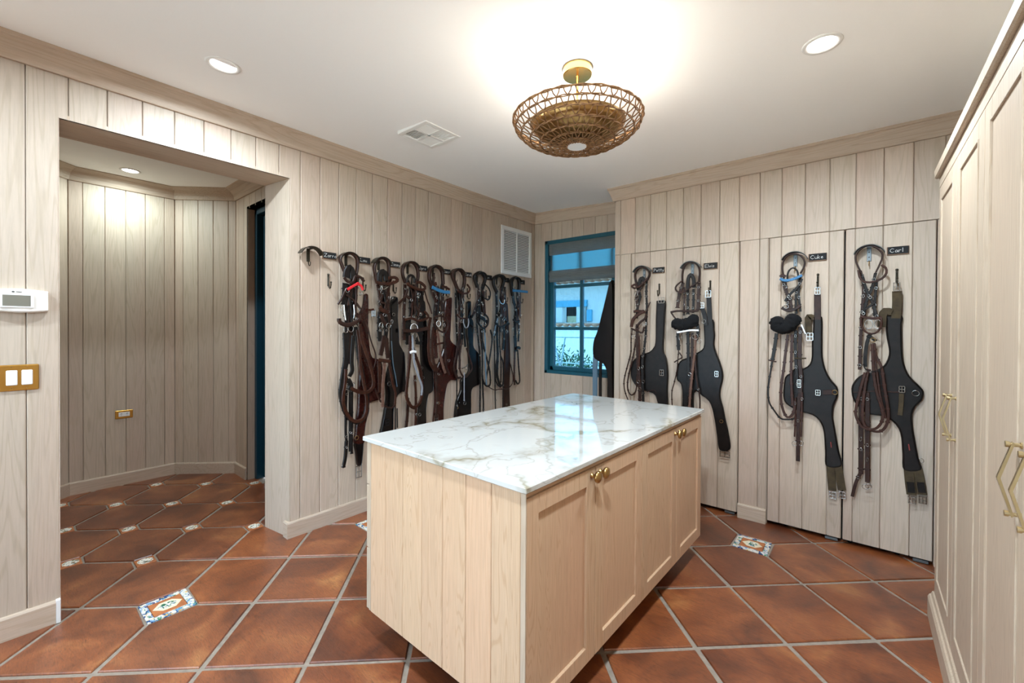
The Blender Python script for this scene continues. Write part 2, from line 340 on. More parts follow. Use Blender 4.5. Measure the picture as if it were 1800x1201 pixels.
# reveal boards: jambs and head of the opening (the far jamb splays a little)
SB().prism([(XA, OY1), (XBK, OY1-.042), (XBK, OY1+.03), (XA-.014, OY1+.03), (XA-.014, OY1+.002)], 0, OZ, lambda p, q, z: (p, q, z)).build('jamb_board', 'pine', wall_left)
SB().prism([(XA, OY0), (XBK, OY0), (XBK, OY0-.02), (XA-.014, OY0-.02)], 0, OZ, lambda p, q, z: (p, q, z)).build('jamb_board', 'pine', wall_left)
SB().box((XBK, OY0-.01, OZ), (XA-.001, OY1+.01, OZ+.02)).build('head_board', 'pine_y', wall_left)
def run(name, path, prof, dz=None):
    """a mitred moulding, one length per straight run, grain along the run"""
    full = sweep(path, prof, -1, dz=dz); n = len(prof); out = []
    for k in range(len(path)-1):
        dx, dy = path[k+1][0]-path[k][0], path[k+1][1]-path[k][1]
        rings = [full.v[k*n:(k+1)*n], full.v[(k+1)*n:(k+2)*n]]
        out.append(SB().loft(rings).build(f'{name}_{k+1}', 'pine_x' if abs(dx) > abs(dy) else 'pine_y', kind='structure'))
    return out
CROWN = [(0, -.112), (.014, -.112), (.017, -.106), (.022, -.085), (.033, -.05), (.043, -.028), (.044, -.02), (.051, -.016), (.052, .01), (0, .01)]
BASE = [(-.005, -.005), (.016, -.005), (.016, .096), (.012, .104), (-.005, .106)]
run('trim_crown', [(XA, YN), (XA, YW), (-1.761, YW), (-1.761, YB), (XE, YB)], [(n, z+2.7) for n, z in CROWN], [.008, .008, -.038, -.038, -.038])
b1 = run('baseboard_left', [(XA, YN), (XA, OY0-.016)], BASE)[0]
SB().bbox((XA-.02, OY0-.016, -.004), (XA+.0165, OY0+.0005, .108), .002).build('end_return', 'metal_white', b1)
run('baseboard_far', [(XA-.05, OY1-.004), (XA, OY1-.004), (XA, YW), (-1.761, YW), (-1.761, YB), (-1.604, YB)], BASE)
sweep([(-.742, YB), (-.558, YB)], BASE, -1).build('baseboard_pier', 'pine_x', kind='structure')

# ------------------------------------------------------------------ window wall
WX0, WX1, WZ0, WZ1 = -2.812, -1.80, .905, 2.388
wall_far = SB().box((XA-.1, YW+.013, -.01), (WX0, YW+.22, 2.74)).box((WX1, YW+.013, -.01), (-1.6, YW+.22, 2.74)).box((WX0, YW+.013, -.01), (WX1, YW+.22, WZ0)).box((WX0, YW+.013, WZ1), (WX1, YW+.22, 2.74)).build('wall_far', 'pine', kind='structure')
for k in range(10):
    a = max(XA, -2.861-.1365+k*.1365-.001); b = -2.861+k*.1365
    if a > -1.77: break
    b = min(b, -1.76)
    if b < WX0+.02: plank(WW, a, b, 0, 2.62, wall_far)
    elif a < WX0: plank(WW, a, b, WZ1, 2.62, wall_far); plank(WW, a, WX0, 0, WZ1, wall_far); plank(WW, WX0, b, 0, WZ0, wall_far)
    else: plank(WW, a, b, WZ1, 2.62, wall_far); plank(WW, a, b, 0, WZ0, wall_far)
win = empty('window_1', ((WX0+WX1)/2, YW+.06, WZ0), kind='structure')
def wbox(name, x0, x1, z0, z1, y0, y1, mat='teal', parent=win, c=.004): return SB().bbox((x0, y0, z0), (x1, y1, z1), c).build(name, mat, parent)
wbox('window_frame', WX0, WX0+.042, WZ0, WZ1, YW-.002, YW+.17); wbox('window_frame', WX1-.042, WX1, WZ0, WZ1, YW-.002, YW+.17)
wbox('window_frame', WX0, WX1, WZ1-.042, WZ1, YW-.002, YW+.17); wbox('window_sill', WX0, WX1, WZ0, WZ0+.035, YW-.002, YW+.17)
SX0, SX1, SZ0, SZ1 = WX0+.042, WX1-.042, WZ0+.035, WZ1-.042
wbox('sash_stile', SX0, SX0+.045, SZ0, SZ1, YW+.05, YW+.10); wbox('sash_stile', SX1-.045, SX1, SZ0, SZ1, YW+.05, YW+.10)
wbox('sash_rail', SX0, SX1, SZ0, SZ0+.045, YW+.05, YW+.10); wbox('sash_rail', SX0, SX1, SZ1-.045, SZ1, YW+.05, YW+.10)
for x in (-2.372, -2.0): wbox('muntin', x-.017, x+.017, SZ0, SZ1, YW+.055, YW+.095)
for z in (1.407, 1.873): wbox('muntin', SX0, SX1, z-.017, z+.017, YW+.056, YW+.094)
xs = [SX0+.045, -2.372, -2.0, SX1-.045]; zs = [SZ0+.045, 1.407, 1.873, SZ1-.045]
for a in range(3):
    for b in range(3): SB().box((xs[a], YW+.074, zs[b]), (xs[a+1], YW+.077, zs[b+1])).build('pane', 'glass', win)
sh = empty('roman_shade', (-2.29, YW+.02, 1.93), 'grey woven roman shade half drawn over the teal window', 'window shade')
def shade_panel(name, z0, z1, y0, t, bul=0):
    N = 8; sb = SB(); r = []
    for k in range(N+1):
        z = z1+(z0-z1)*k/N; yy = YW+y0-bul*math.sin(PI*k/N); r.append([(SX0+.012, yy, z), (SX1-.012, yy, z), (SX1-.012, yy+t, z), (SX0+.012, yy+t, z)])
    return sb.loft(r).build(name, 'shade_thin' if name == 'cloth' else 'shade', sh)
shade_panel('cloth', 1.99, 2.345, .032, .0012)
shade_panel('valance', 2.222, 2.372, .008, .012, .004)
for k, (z0, z1, yy) in enumerate(((1.985, 2.05, .014), (1.955, 2.02, .020), (1.928, 1.99, .012))): shade_panel('fold', z0, z1, yy, .010, .010)
SB().bbox((SX0+.012, YW+.012, 1.922), (SX1-.012, YW+.03, 1.934), .003).build('bottom_rail', 'shade', sh)

# ------------------------------------------------------------------ closet wall with three flush plank doors
ZD = 2.067
doors = [('door_1', -1.604, -.745), ('door_2', -.556, -.1225), ('door_3', -.1225, .311)]
wc = SB()
for a, b in ((-1.761, -1.604), (-.745, -.556), (.311, XE)): wc.box((a+.001, YB+.013, -.01), (b, YB+.06, 2.72))
wc.box((-1.604, YB+.013, ZD), (XE, YB+.06, 2.72)); wc.box((-1.760, YB+.01, -.01), (-1.70, YW+.1, 2.72))
wall_closet = wc.build('wall_closet', 'pine', kind='structure')
SB().box((-1.62, YB+.07, -.03), (.33, YB+.075, 2.2)).build('shadow_back', 'void', wall_closet)  # near-black sheet paints the shade inside the closet
px = [.068+.1365*k for k in range(-14, 8)]
for a in px:
    b = a+.1365; a0 = max(a, -1.761); b0 = min(b, XE)
    if b0-a0 < .01: continue
    plank(WB, a0, b0, ZD+.002, 2.60, wall_closet)
    for s, e in ((-1.761, -1.606), (-.743, -.558), (.313, XE)):
        q0, q1 = max(a0, s), min(b0, e)
        if q1-q0 > .006: plank(WB, q0, q1, 0, ZD-.001, wall_closet)
for nm, s, e in doors:
    d = empty(nm, ((s+e)/2, YB+.02, .03), kind='structure')
    SB().box((s+.004, YB+.012, .031), (e-.004, YB+.03, ZD-.004)).build('door_core', 'pine', d)
    for a in px:
        q0, q1 = max(a, s+.004), min(a+.1365, e-.004)
        if q1-q0 > .006: plank(WB, q0, q1, .031, ZD-.004, d)
    SB().bbox((e-.09, YB+.006, .004), (e-.02, YB+.02, .022), .002).build('floor_guide', 'zinc', d)

# ------------------------------------------------------------------ right wall, wall behind the camera (with glazed door added for daylight), ceiling
SB().box((XE, YN-.1, -.01), (XE+.1, YW, 2.74)).build('wall_right', 'pine', kind='structure')
NX0, NX1, NZ = -2.5, -.5, 2.25
SB().box((XBK, YN-.15, -.01), (NX0, YN, 2.74)).box((NX1, YN-.15, -.01), (XE+.1, YN, 2.74)).box((NX0, YN-.15, NZ), (NX1, YN, 2.74)).build('wall_near', 'pine', kind='structure')
gd = empty('added_daylight_door', ((NX0+NX1)/2, YN-.08, 0), kind='structure')  # unseen opening, added to let daylight into the room
for x in (NX0, (NX0+NX1)/2-.05, (NX0+NX1)/2, NX1-.05): wbox('door_stile', x, x+.05, 0, NZ, YN-.11, YN-.05, 'teal', gd)
for z in (0, NZ-.06): wbox('door_rail', NX0, NX1, z, z+.06, YN-.112, YN-.048, 'teal', gd)
for x in (NX0+.05, (NX0+NX1)/2+.05): SB().box((x, YN-.082, .06), (x+.9, YN-.078, NZ-.06)).build('pane', 'glass_clear', gd)
cs = SB(); N = 40; xsn = [XBK+(XE+.1-XBK)*k/N for k in range(N+1)]
cs.loft([[(x, YN-.1, ceil_z(x)), (x, YW+.1, ceil_z(x)), (x, YW+.1, 2.80), (x, YN-.1, 2.80)] for x in xsn])
cl = cs.build('ceiling', 'white', kind='structure')

# ------------------------------------------------------------------ hall beyond the opening
HP = [(XBK, -.03), (-4.70, -.03), (-5.08, .375), (-5.08, 1.083), (-4.672, 1.468), (-4.37, 1.468)]
FR = {}
def hall_wall(name, a, b, z0=0, z1=2.64, hole=None):
    A = Vector(a); Bv = Vector(b); d = (Bv-A); L = d.length; d.normalize(); n = Vector((d.y, -d.x))
    fr = Frame(a, d, n); w = SB().box((-.03, -.013, -.01), (L+.03, -.08, 2.72), lambda u, m, z: fr.p(u, z, m)) if not hole else SB()
    if hole:
        for u0, u1, za, zb in hole['solid']: w.box((u0, -.013, za), (u1, -.08, zb), lambda u, m, z: fr.p(u, z, m))
    o = w.build(name, 'pine', kind='structure'); return fr, L, o
fr, L, o = hall_wall('wall_hall_front', HP[0], HP[1]); [plank(fr, max(0, L-.1365*(k+1)), L-.1365*k, 0, 2.64, o) for k in range(10) if L-.1365*k > .01]
fr, L, o = hall_wall('wall_hall_splay', HP[1], HP[2]); [plank(fr, max(0, L-.1365*(k+1)), L-.1365*k, 0, 2.64, o) for k in range(5) if L-.1365*k > .01]
fr, L, o = hall_wall('wall_hall_back', HP[2], HP[3])
us = [0, .086, .223, .358, .493, .631, L]
for a, b in zip(us, us[1:]): plank(fr, a, b, 0, 2.64, o)
fr, L, o = hall_wall('wall_hall_corner', HP[3], HP[4])
us = [0, .074, .211, .351, .490, L]
for a, b in zip(us, us[1:]): plank(fr, a, b, 0, 2.64, o)
DX0, DX1, DZ = -4.372, -3.50, 2.487
fr, L, o = hall_wall('wall_hall_far', HP[4], (XBK, 1.468), hole={'solid': [(0, DX0+4.672, -.01, 2.72), (DX1+4.672, 1.42, -.01, 2.72), (DX0+4.672, DX1+4.672, DZ, 2.72)]})
us = [0, .072, .205]+[.205+.139*k for k in range(1, 9)]
for a, b in zip(us, us[1:]):
    b = min(b, L)
    if a >= L: break
    if b <= DX0+4.672+.02: plank(fr, a, min(b, DX0+4.672), 0, 2.64, o)
    elif a < DX0+4.672: plank(fr, a, b, DZ, 2.64, o); plank(fr, a, DX0+4.672, 0, DZ, o)
    elif a < DX1+4.672: plank(fr, a, b, DZ, 2.64, o)
    else: plank(fr, a, b, 0, 2.64, o)
SB().box((DX0-.001, 1.468, 0), (DX0-.02, 1.60, DZ+.02)).box((DX0-.02, 1.468, DZ), (DX1+.02, 1.60, DZ+.02)).box((DX1, 1.468, 0), (DX1+.02, 1.60, DZ+.02)).build('reveal_board', 'pine', o)
d4 = empty('door_4', ((DX0+DX1)/2, 1.55, 0), kind='structure')
SB().bbox((DX0, 1.525, 0), (DX0+.05, 1.60, DZ), .004).build('door_frame', 'teal_dark', d4); SB().bbox((DX1-.05, 1.525, 0), (DX1, 1.60, DZ), .004).build('door_frame', 'teal_dark', d4); SB().bbox((DX0, 1.525, DZ-.05), (DX1, 1.60, DZ), .004).build('door_frame', 'teal_dark', d4)
SB().box((DX0+.05, 1.585, .012), (DX1-.05, 1.62, DZ-.05)).build('door_leaf', 'teal_dark', d4)  # teal darkened to carry the shade on the recessed door
for k in range(7):
    a = DX0+.054+.109*k; SB().bbox((a, 1.575, .015), (a+.106, 1.59, DZ-.054), .004).build('plank', 'teal_dark', d4)
SB().lathe([(.024, 0), (.024, .008), (.010, .012), (.010, .04), (.026, .048), (.028, .06), (.018, .072), (0, .074)], lambda a, b, h: (-3.985+a, 1.575-h, 1.02+b)).build('knob', 'iron', d4, True)
HC = [(0, -.098), (.012, -.098), (.016, -.09), (.022, -.066), (.036, -.042), (.058, -.024), (.085, -.012), (.098, -.008), (.10, .01), (0, .01)]
hall_line = HP[:5]+[(XBK, 1.468)]
run('trim_hall_crown', hall_line, [(n, z+2.71) for n, z in HC])
run('baseboard_hall', HP[:5]+[(DX0-.02, 1.468)], BASE)
SB().box((-5.2, -.15, 2.71), (XBK+.01, 1.6, 2.80)).build('ceiling_hall', 'white', kind='structure')
SB().box((-5.2, -.15, 2.80), (XBK+.01, 1.7, 2.82)).box((-5.25, -.2, 2.3), (-5.17, 1.7, 2.82)).build('hall_light_block', 'stucco', kind='structure')  # unseen outer shell, added to stop light leaking into the hall

# ------------------------------------------------------------------ kitchen-style island and its marble worktop
IA, IB = Vector((.99983684, -.01806375)), Vector((.01806375, .99983684))
def isl(a, b, z): q = IA*a+IB*b; return (q.x, q.y, z)
A0, A1, B0, B1, ZB, ZT = -1.766, -.836, 1.040, 2.762, .132, .894
q = isl((A0+A1)/2, (B0+B1)/2, 0)
island = empty('island_cabinet', q, 'limed oak island cabinet with shaker doors under the marble top', 'cabinet')
SB().box((A0+.02, B0+.018, ZB+.001), (A1-.02, B1-.005, ZT), isl).build('carcass', 'oak', island)
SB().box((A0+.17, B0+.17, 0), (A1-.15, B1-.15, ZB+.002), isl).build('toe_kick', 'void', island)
us = [-1.730, -1.614, -1.487, -1.361, -1.236, -1.110, -.985, -.857]
EF = lambda p, z, m: isl(p, B0-m, z)
for a, b in zip(us, us[1:]):
    poly = [(a+.0006, -.02), (b-.0006, -.02), (b-.0006, -.0022), (b-.0028, 0), (a+.0028, 0), (a+.0006, -.0022)]
    SB().prism(poly, ZB, ZT, lambda p, m, z: EF(p, z, m)).build('plank', 'oak', island)
SB().bbox((-.8565, B0, ZB), (A1, B0+.0050, ZT), .0012, isl).build('corner_strip', 'oak_pale', island)
SB().bbox((A0+.022, B0, ZB), (-1.7305, B0+.05, ZT), .0015, isl).build('corner_strip', 'oak_pale', island)
dz = [.134, .408, .412, .696, .700, .890]
for k in range(3):
    for b0, b1 in ((B0+.002, (B0+B1)/2-.002), ((B0+B1)/2+.002, B1-.002)):
        dr = SB().bbox((A0, b0, dz[2*k]), (A0+.021, b1, dz[2*k+1]), .002, isl).build('drawer', 'oak_pale', island)
bs = [B0+.004, 1.472, 1.905, 2.345, B1]
def brass_knob(a, b, z, parent):
    SB().lathe([(.0, -.001), (.011, 0), (.011, .003), (.0075, .006), (.0075, .018), (.014, .021), (.021, .023), (.0225, .028), (.0215, .034), (.012, .038), (0, .039)], lambda p, q, h: isl(a+h, b+p, z+q), 20).build('knob', 'brass', parent, True)
for k in range(4):
    b0, b1 = bs[k]+.002, bs[k+1]-.002; z0, z1 = ZB+.002, .872; s = .062; fx = A1-.021
    d = SB()
    for lo, hi in (((fx, b0, z0), (A1, b0+s, z1)), ((fx, b1-s, z0), (A1, b1, z1)), ((fx, b0+s, z1-s), (A1, b1-s, z1)), ((fx, b0+s, z0), (A1, b1-s, z0+s))): d.bbox(lo, hi, .0015, isl)
    d = d.build('door', 'oak', island)
    SB().box((fx+.002, b0+s, z0+s), (A1-.010, b1-s, z1-s), isl).build('panel', 'oak', d)
    kb = (b1-.030, b0+.030)[k % 2]
    brass_knob(A1, kb, .846, d)
SB().box((A1-.022, B0+.001, .874), (A1-.006, B1, ZT), isl).build('top_rail', 'oak_y', island)
wt = SB().bbox((-1.779, 1.027, ZT), (-.825, 2.778, .915), .003, isl).build('worktop', 'marble'); tag(wt, 'white marble worktop with gold-grey veins lying on the oak island', 'worktop')

# ------------------------------------------------------------------ wardrobe along the right
wt_ = -.01155; WU, WN = Vector((math.sin(wt_), math.cos(wt_))), Vector((-math.cos(wt_), math.sin(wt_)))
def wd(s, m, z):
    """s metres along y, m out of the front, z up"""
    p = Vector((.26, 2.93))+WU*(s-2.93)+WN*m; return (p.x, p.y, z)
war = empty('wardrobe', wd(1.2, -.3, 0), 'tall pale limed oak wardrobe with panelled doors and angular brass pulls', 'wardrobe')
S1, S0 = 2.93, 2.93-.49*7
SB().box((S0, -.60, .10), (S1, -.022, 2.16), lambda s, m, z: wd(s, m, z)).build('carcass', 'oak_pale', war)
pl = [(-.60, 0), (.022, 0), (.022, .095), (.016, .108), (.010, .112), (.006, .125), (-.6, .125)]
SB().prism(pl, S0, S1+.012, lambda m, z, s: wd(s, m, z)).build('plinth', 'oak_pale', war)
SB().prism([(-.60, 2.100), (.0, 2.100), (.0, 2.148), (-.60, 2.148)], S0, S1, lambda m, z, s: wd(s, m, z)).build('frieze', 'oak_pale', war)
SB().prism([(-.60, 2.150), (.010, 2.150), (.016, 2.156), (.018, 2.188), (-.60, 2.188)], S0, S1+.014, lambda m, z, s: wd(s, m, z)).build('crown', 'oak_pale', war)
def pull(s, parent):
    z0, z1 = .975, 1.150; zm = (z0+z1)/2; sb = SB()
    for zz in (z0+.006, z1-.006): sb.lathe([(.0075, 0), (.0075, .003), (.0045, .004), (.0045, .020), (.007, .020), (.007, .027), (0, .0275)], lambda a, b, h: wd(s+a, h, zz+b), 10)
    for sg in (-1, 1):
        ze = zm+sg*(z1-z0)/2
        for off in (0,):
            poly = [(.018, ze-sg*.012), (.018, ze), (.026, ze), (.058, zm), (.050, zm)]
            sb.prism([(.012, ze-sg*.003), (.016, ze+sg*.001), (.040, zm), (.034, zm)], s-.005, s+.005, lambda m, z, t: wd(t, m, z))
    sb.build('pull', 'gold_pale', parent)
for k in range(7):
    a1 = S1-.006-.49*k if k == 0 else S1-.49*k-.0015; a0 = S1-.49*(k+1)+.0015; z0, z1 = .128, 2.097; s = .088; fb = -.021
    d = SB()
    for lo, hi in (((a0, fb, z0), (a0+s, 0, z1)), ((a1-s, fb, z0), (a1, 0, z1)), ((a0+s, fb, z1-.075), (a1-s, 0, z1)), ((a0+s, fb, z0), (a1-s, 0, z0+.10))): d.bbox(lo, hi, .002, wd)
    d = d.build('door', 'oak_pale', war)
    p = SB(); ia0, ia1, iz0, iz1 = a0+s, a1-s, z0+.10, z1-.075
    p.loft([[wd(ia0, -.002, iz0), wd(ia1, -.002, iz0), wd(ia1, -.002, iz1), wd(ia0, -.002, iz1)], [wd(ia0+.008, -.0185, iz0+.008), wd(ia1-.008, -.0185, iz0+.008), wd(ia1-.008, -.0185, iz1-.008), wd(ia0+.008, -.0185, iz1-.008)]])
    p.build('panel', 'oak_pale', d)
    bd = SB(); bw = .009
    for lo, hi in (((ia0-bw, ia0), (iz0-bw, iz1+bw)), ((ia1, ia1+bw), (iz0-bw, iz1+bw)), ((ia0, ia1), (iz0-bw, iz0)), ((ia0, ia1), (iz1, iz1+bw))): bd.bbox((lo[0], -.004, hi[0]), (lo[1], .0035, hi[1]), .002, wd)
    bd.build('bead', 'oak_pale', d)
    pull((a0+.052, a1-.052)[k % 2], d)

# ------------------------------------------------------------------ ceiling fittings
def can_light(x, y, zc, label, watt, r=.075, col=(.75, .885, 1)):
    o = empty('recessed_light', (x, y, zc), label, 'ceiling light', 'recessed ceiling lights')
    SB().lathe([(r*.72, .001), (r*.76, -.006), (r*.97, -.006), (r, -.001), (r, .004), (r*.72, .004)], lambda a, b, h: (x+a, y+b, zc+h), 32).build('trim_ring', 'metal_white', o, True)
    SB().lathe([(0, -.002), (r*.73, -.002), (r*.73, .003), (0, .003)], lambda a, b, h: (x+a, y+b, zc+h), 28).build('lens', 'lamp', o, True)
    ld = bpy.data.lights.new('recessed_lamp', 'AREA'); ld.shape = 'DISK'; ld.size = r*1.4; ld.energy = watt; ld.color = col; ld.spread = math.radians(172)
    lo = bpy.data.objects.new('recessed_lamp', ld); lo.location = (x, y, zc-.012); COL.objects.link(lo)
can_light(-2.441, .713, ceil_z(-2.441)+.001, 'round white downlight in the ceiling before the wide opening', CAN_W*.72)
can_light(-.167, 2.315, ceil_z(-.167)+.001, 'round white downlight in the ceiling near the wardrobe crown', CAN_W*.85)
can_light(-.30, .55, ceil_z(0)+.001, 'added unseen downlight in the ceiling above the near end of the wardrobe', CAN_W*1.4)  # unseen downlight, added and boosted to light the island's right side
can_light(-2.441, -.75, ceil_z(-2.441)+.001, 'added unseen downlight in the ceiling behind the thermostat', CAN_W)  # another unseen downlight, added behind the camera
can_light(-4.761, .716, 2.711, 'round white downlight in the hall ceiling beyond the opening', HALL_W, .07, (.80, .98, 1))
# pendant: brass canopy and dish inside a netted rope basket
LX, LY, LZ = -1.088, 1.79, ceil_z(-1.088)
pen = empty('basket_ceiling_lamp', (LX, LY, LZ), 'brass ceiling lamp with a netted rope basket above the island', 'ceiling lamp')
lx = lambda a, b, h: (LX+a, LY+b, h)
SB().lathe([(0, LZ+.002), (.070, LZ+.002), (.070, LZ-.036), (.067, LZ-.040), (0, LZ-.040)], lx, 40).build('canopy', 'brass_bright', pen)
SB().lathe([(.006, LZ-.04), (.006, 2.345)], lx, 12).build('stem', 'brass_bright', pen, True)
SB().lathe([(0, 2.312), (.07, 2.315), (.14, 2.330), (.195, 2.357), (.228, 2.392), (.224, 2.393), (.19, 2.361), (.138, 2.335), (.07, 2.320), (0, 2.317)], lx, 48).build('dish', 'brass', pen, True)
for k in range(4):
    c = (LX+.075*math.cos(k*PI/2+.4), LY+.075*math.sin(k*PI/2+.4)); SB().lathe([(0, 2.36), (.014, 2.365), (.022, 2.385), (.02, 2.405), (.01, 2.418), (0, 2.42)], lambda a, b, h: (c[0]+a, c[1]+b, h), 14).build('bulb', 'bulb', pen, True)
prof = [(.048, 2.288), (.085, 2.290), (.130, 2.297), (.178, 2.309), (.225, 2.327), (.268, 2.352), (.296, 2.380), (.307, 2.412)]
rr = random.Random(5)
for k, (r, z) in enumerate(prof):
    sb = SB(); n = 72
    for tw in (0, 1):
        pts = [(LX+(r+.0035*math.cos(i*1.1+tw*PI))*math.cos(2*PI*i/n), LY+(r+.0035*math.cos(i*1.1+tw*PI))*math.sin(2*PI*i/n), z+.0035*math.sin(i*1.1+tw*PI)+rr.uniform(-.001, .001)) for i in range(n)]
        sb.tube(pts, .0028 if k < 7 else .0038, 5, True)
    if k:
        r0, z0 = prof[k-1]; m = (0, 20, 22, 24, 27, 30, 34, 38)[k]
        for i in range(m):
            ac = 2*PI*(i+.5*(k % 2))/m; hw = PI/m; pts = []
            for j in range(9):
                t = j/8; q = abs(2*t-1); a = ac+hw*(2*t-1)*(.55+.45*(1-q)); f = 1-q**2.2
                if q > .8: a = ac+hw*(2*t-1)
                R = r0+(r-r0)*(1-f) if False else r0+(r-r0)*f; Z = z0+(z-z0)*f
                pts.append((LX+R*math.cos(a), LY+R*math.sin(a), Z))
            sb.tube(pts, .0029, 5)
    sb.build('rope_ring', 'rope', pen, True)
SB().lathe([(0, 2.284), (.046, 2.284), (.048, 2.288), (.046, 2.292), (0, 2.292)], lx, 32).build('bottom_cap', 'metal_white', pen)
ld = bpy.data.lights.new('pendant_lamp', 'POINT'); ld.energy = PEND_W; ld.color = (1, .94, .84); ld.shadow_soft_size = .05
lo = bpy.data.objects.new('pendant_lamp', ld); lo.location = (LX, LY, 2.372); COL.objects.link(lo)
# ceiling register
vx0, vx1, vy0, vy1 = -2.372, -2.082, 1.672, 1.962; vz = ceil_z(-2.22)-.002
cv = empty('ceiling_register', ((vx0+vx1)/2, (vy0+vy1)/2, vz), 'square white air register in the ceiling near the rope lamp', 'air vent')
w = .03
for lo, hi in (((vx0, vy0), (vx1, vy0+w)), ((vx0, vy1-w), (vx1, vy1)), ((vx0, vy0+w), (vx0+w, vy1-w)), ((vx1-w, vy0+w), (vx1, vy1-w))): SB().bbox((*lo, vz-.010), (*hi, vz+.012), .003).build('frame', 'metal_white', cv)
mx, my = (vx0+vx1)/2, (vy0+vy1)/2
SB().box((mx-.008, vy0+w, vz-.008), (mx+.008, vy1-w, vz+.004)).box((vx0+w, my-.008, vz-.008), (vx1-w, my+.008, vz+.004)).build('cross_bar', 'metal_white', cv)
SB().box((vx0+w, vy0+w, vz+.010), (vx1-w, vy1-w, vz+.013)).build('duct_shadow_sheet', 'louver_dark', cv)  # grey sheet paints the shade behind the slats
for qi, (x0, x1) in enumerate(((vx0+w, mx-.008), (mx+.008, vx1-w))):
    for qj, (y0, y1) in enumerate(((vy0+w, my-.008), (my+.008, vy1-w))):
        for k in range(8):
            if (qi+qj) % 2: a = x0+(x1-x0)*(k+.5)/8; SB().prism([(a-.006, vz-.006), (a-.0045, vz-.006), (a+.006, vz+.008), (a+.0045, vz+.008)], y0, y1, lambda p, z, t: (p, t, z)).build('slat', 'metal_white', cv)
            else: a = y0+(y1-y0)*(k+.5)/8; SB().prism([(a-.006, vz-.006), (a-.0045, vz-.006), (a+.006, vz+.008), (a+.0045, vz+.008)], x0, x1, lambda p, z, t: (t, p, z)).build('slat', 'metal_white', cv)
# wall return grille
g = empty('return_air_grille', WA.p(3.625, 1.975, 0), 'white louvred return air grille high on the plank wall', 'air vent')
gy0, gy1, gz0, gz1 = 3.365, 3.885, 1.977, 2.488; w = .042
for u0, u1, z0, z1 in ((gy0, gy1, gz0, gz0+w), (gy0, gy1, gz1-w, gz1), (gy0, gy0+w, gz0+w, gz1-w), (gy1-w, gy1, gz0+w, gz1-w)): SB().bbox((u0, 0, z0), (u1, .012, z1), .003, lambda u, m, z: WA.p(u, z, m)).build('frame', 'metal_white', g)
gm = (gy0+gy1)/2; SB().bbox((gm-.010, .001, gz0+w), (gm+.010, .010, gz1-w), .002, lambda u, m, z: WA.p(u, z, m)).build('center_bar', 'metal_white', g)
SB().box((gy0+w, .0005, gz0+w), (gy1-w, .0015, gz1-w), lambda u, m, z: WA.p(u, z, m)).build('duct_shadow_sheet', 'louver_dark', g)  # grey sheet colours in the shade between the louvres
for u0, u1 in ((gy0+w, gm-.01), (gm+.01, gy1-w)):
    sb = SB(); n = 24
    for k in range(n):
        z = gz0+w+(gz1-gz0-2*w)*(k+.5)/n; sb.prism([(.001, z+.006), (.002, z+.007), (.0095, z-.006), (.0085, z-.007)], u0, u1, lambda m, zz, u: WA.p(u, zz, m))
    sb.build('louver_bank', 'metal_white', g, kind='stuff')

# ------------------------------------------------------------------ thermostat, switch plate, socket
th = empty('thermostat', WA.p(.066, 1.465, 0), 'white thermostat with grey screen on the planks above the brass switch plate', 'thermostat')
y0, y1 = -.020, .152; rings = []
for k in range(11):
    t = k/10; u = y0+(y1-y0)*t; e = math.sin(PI*t)**.35 if 0 < t < 1 else .55; hz = .0535*(.86+.14*math.sin(PI*t)); d = .012+.016*max(.3, e)
    zc = 1.521; c = .006
    rings.append([WA.p(u, zc-hz, 0), WA.p(u, zc-hz, d-c), WA.p(u, zc-hz+c, d), WA.p(u, zc+hz-c, d), WA.p(u, zc+hz, d-c), WA.p(u, zc+hz, 0)])
SB().loft(rings).build('case', 'plastic', th, False)
SB().bbox((.006, .024, 1.488), (.108, .0315, 1.553), .003, lambda u, m, z: WA.p(u, z, m)).build('bezel', 'metal_white', th)
SB().box((.015, .030, 1.496), (.098, .0322, 1.545), lambda u, m, z: WA.p(u, z, m)).build('screen', 'lcd', th)
sb = SB(); sb.lathe([(.0045, 0), (.0045, .001)], lambda a, b, h: WA.p(.046+a, 1.560+b*.7, .0285+h), 12)
for k in range(5): sb.box((.055+.0035*k, .0285, 1.5585), (.0575+.0035*k, .0293, 1.5615), lambda u, m, z: WA.p(u, z, m))
sb.build('printed_mark', 'ink', th)
sp = empty('switch_plate', WA.p(.064, 1.115, 0), 'brass double switch plate with white rockers on the planks below the thermostat', 'light switch')
SB().bbox((.003, 0, 1.1145), (.124, .007, 1.2315), .004, lambda u, m, z: WA.p(u, z, m)).build('plate', 'brass_plate', sp)
for u in (.041, .087):
    SB().bbox((u-.017, .004, 1.139), (u+.017, .012, 1.207), .003, lambda uu, m, z: WA.p(uu, z, m)).build('rocker', 'metal_white', sp)
    for z in (1.125, 1.221): SB().lathe([(0, .0085), (.003, .0085), (.003, .006), (0, .006)], lambda a, b, h: WA.p(u+a, z+b, h), 10).build('screw', 'brass_bright', sp)
HB = Frame((-5.08, 0), (0, 1), (1, 0))
so = empty('wall_socket', HB.p(.72, .59, 0), 'brass framed white socket low on the hall planks', 'socket')
hb = lambda u, m, z: HB.p(u, z, m)
SB().bbox((.660, 0, .588), (.779, .007, .660), .003, hb).build('plate', 'brass_plate', so)
SB().bbox((.682, .004, .606), (.757, .0095, .643), .002, hb).build('outlet', 'metal_white', so)
for u in (.700, .739): SB().box((u-.005, .0094, .627), (u-.002, .0099, .636), hb).box((u+.002, .0094, .627), (u+.005, .0099, .636), hb).box((u-.0015, .0094, .615), (u+.0015, .0099, .620), hb).build('slots', 'slot', so)

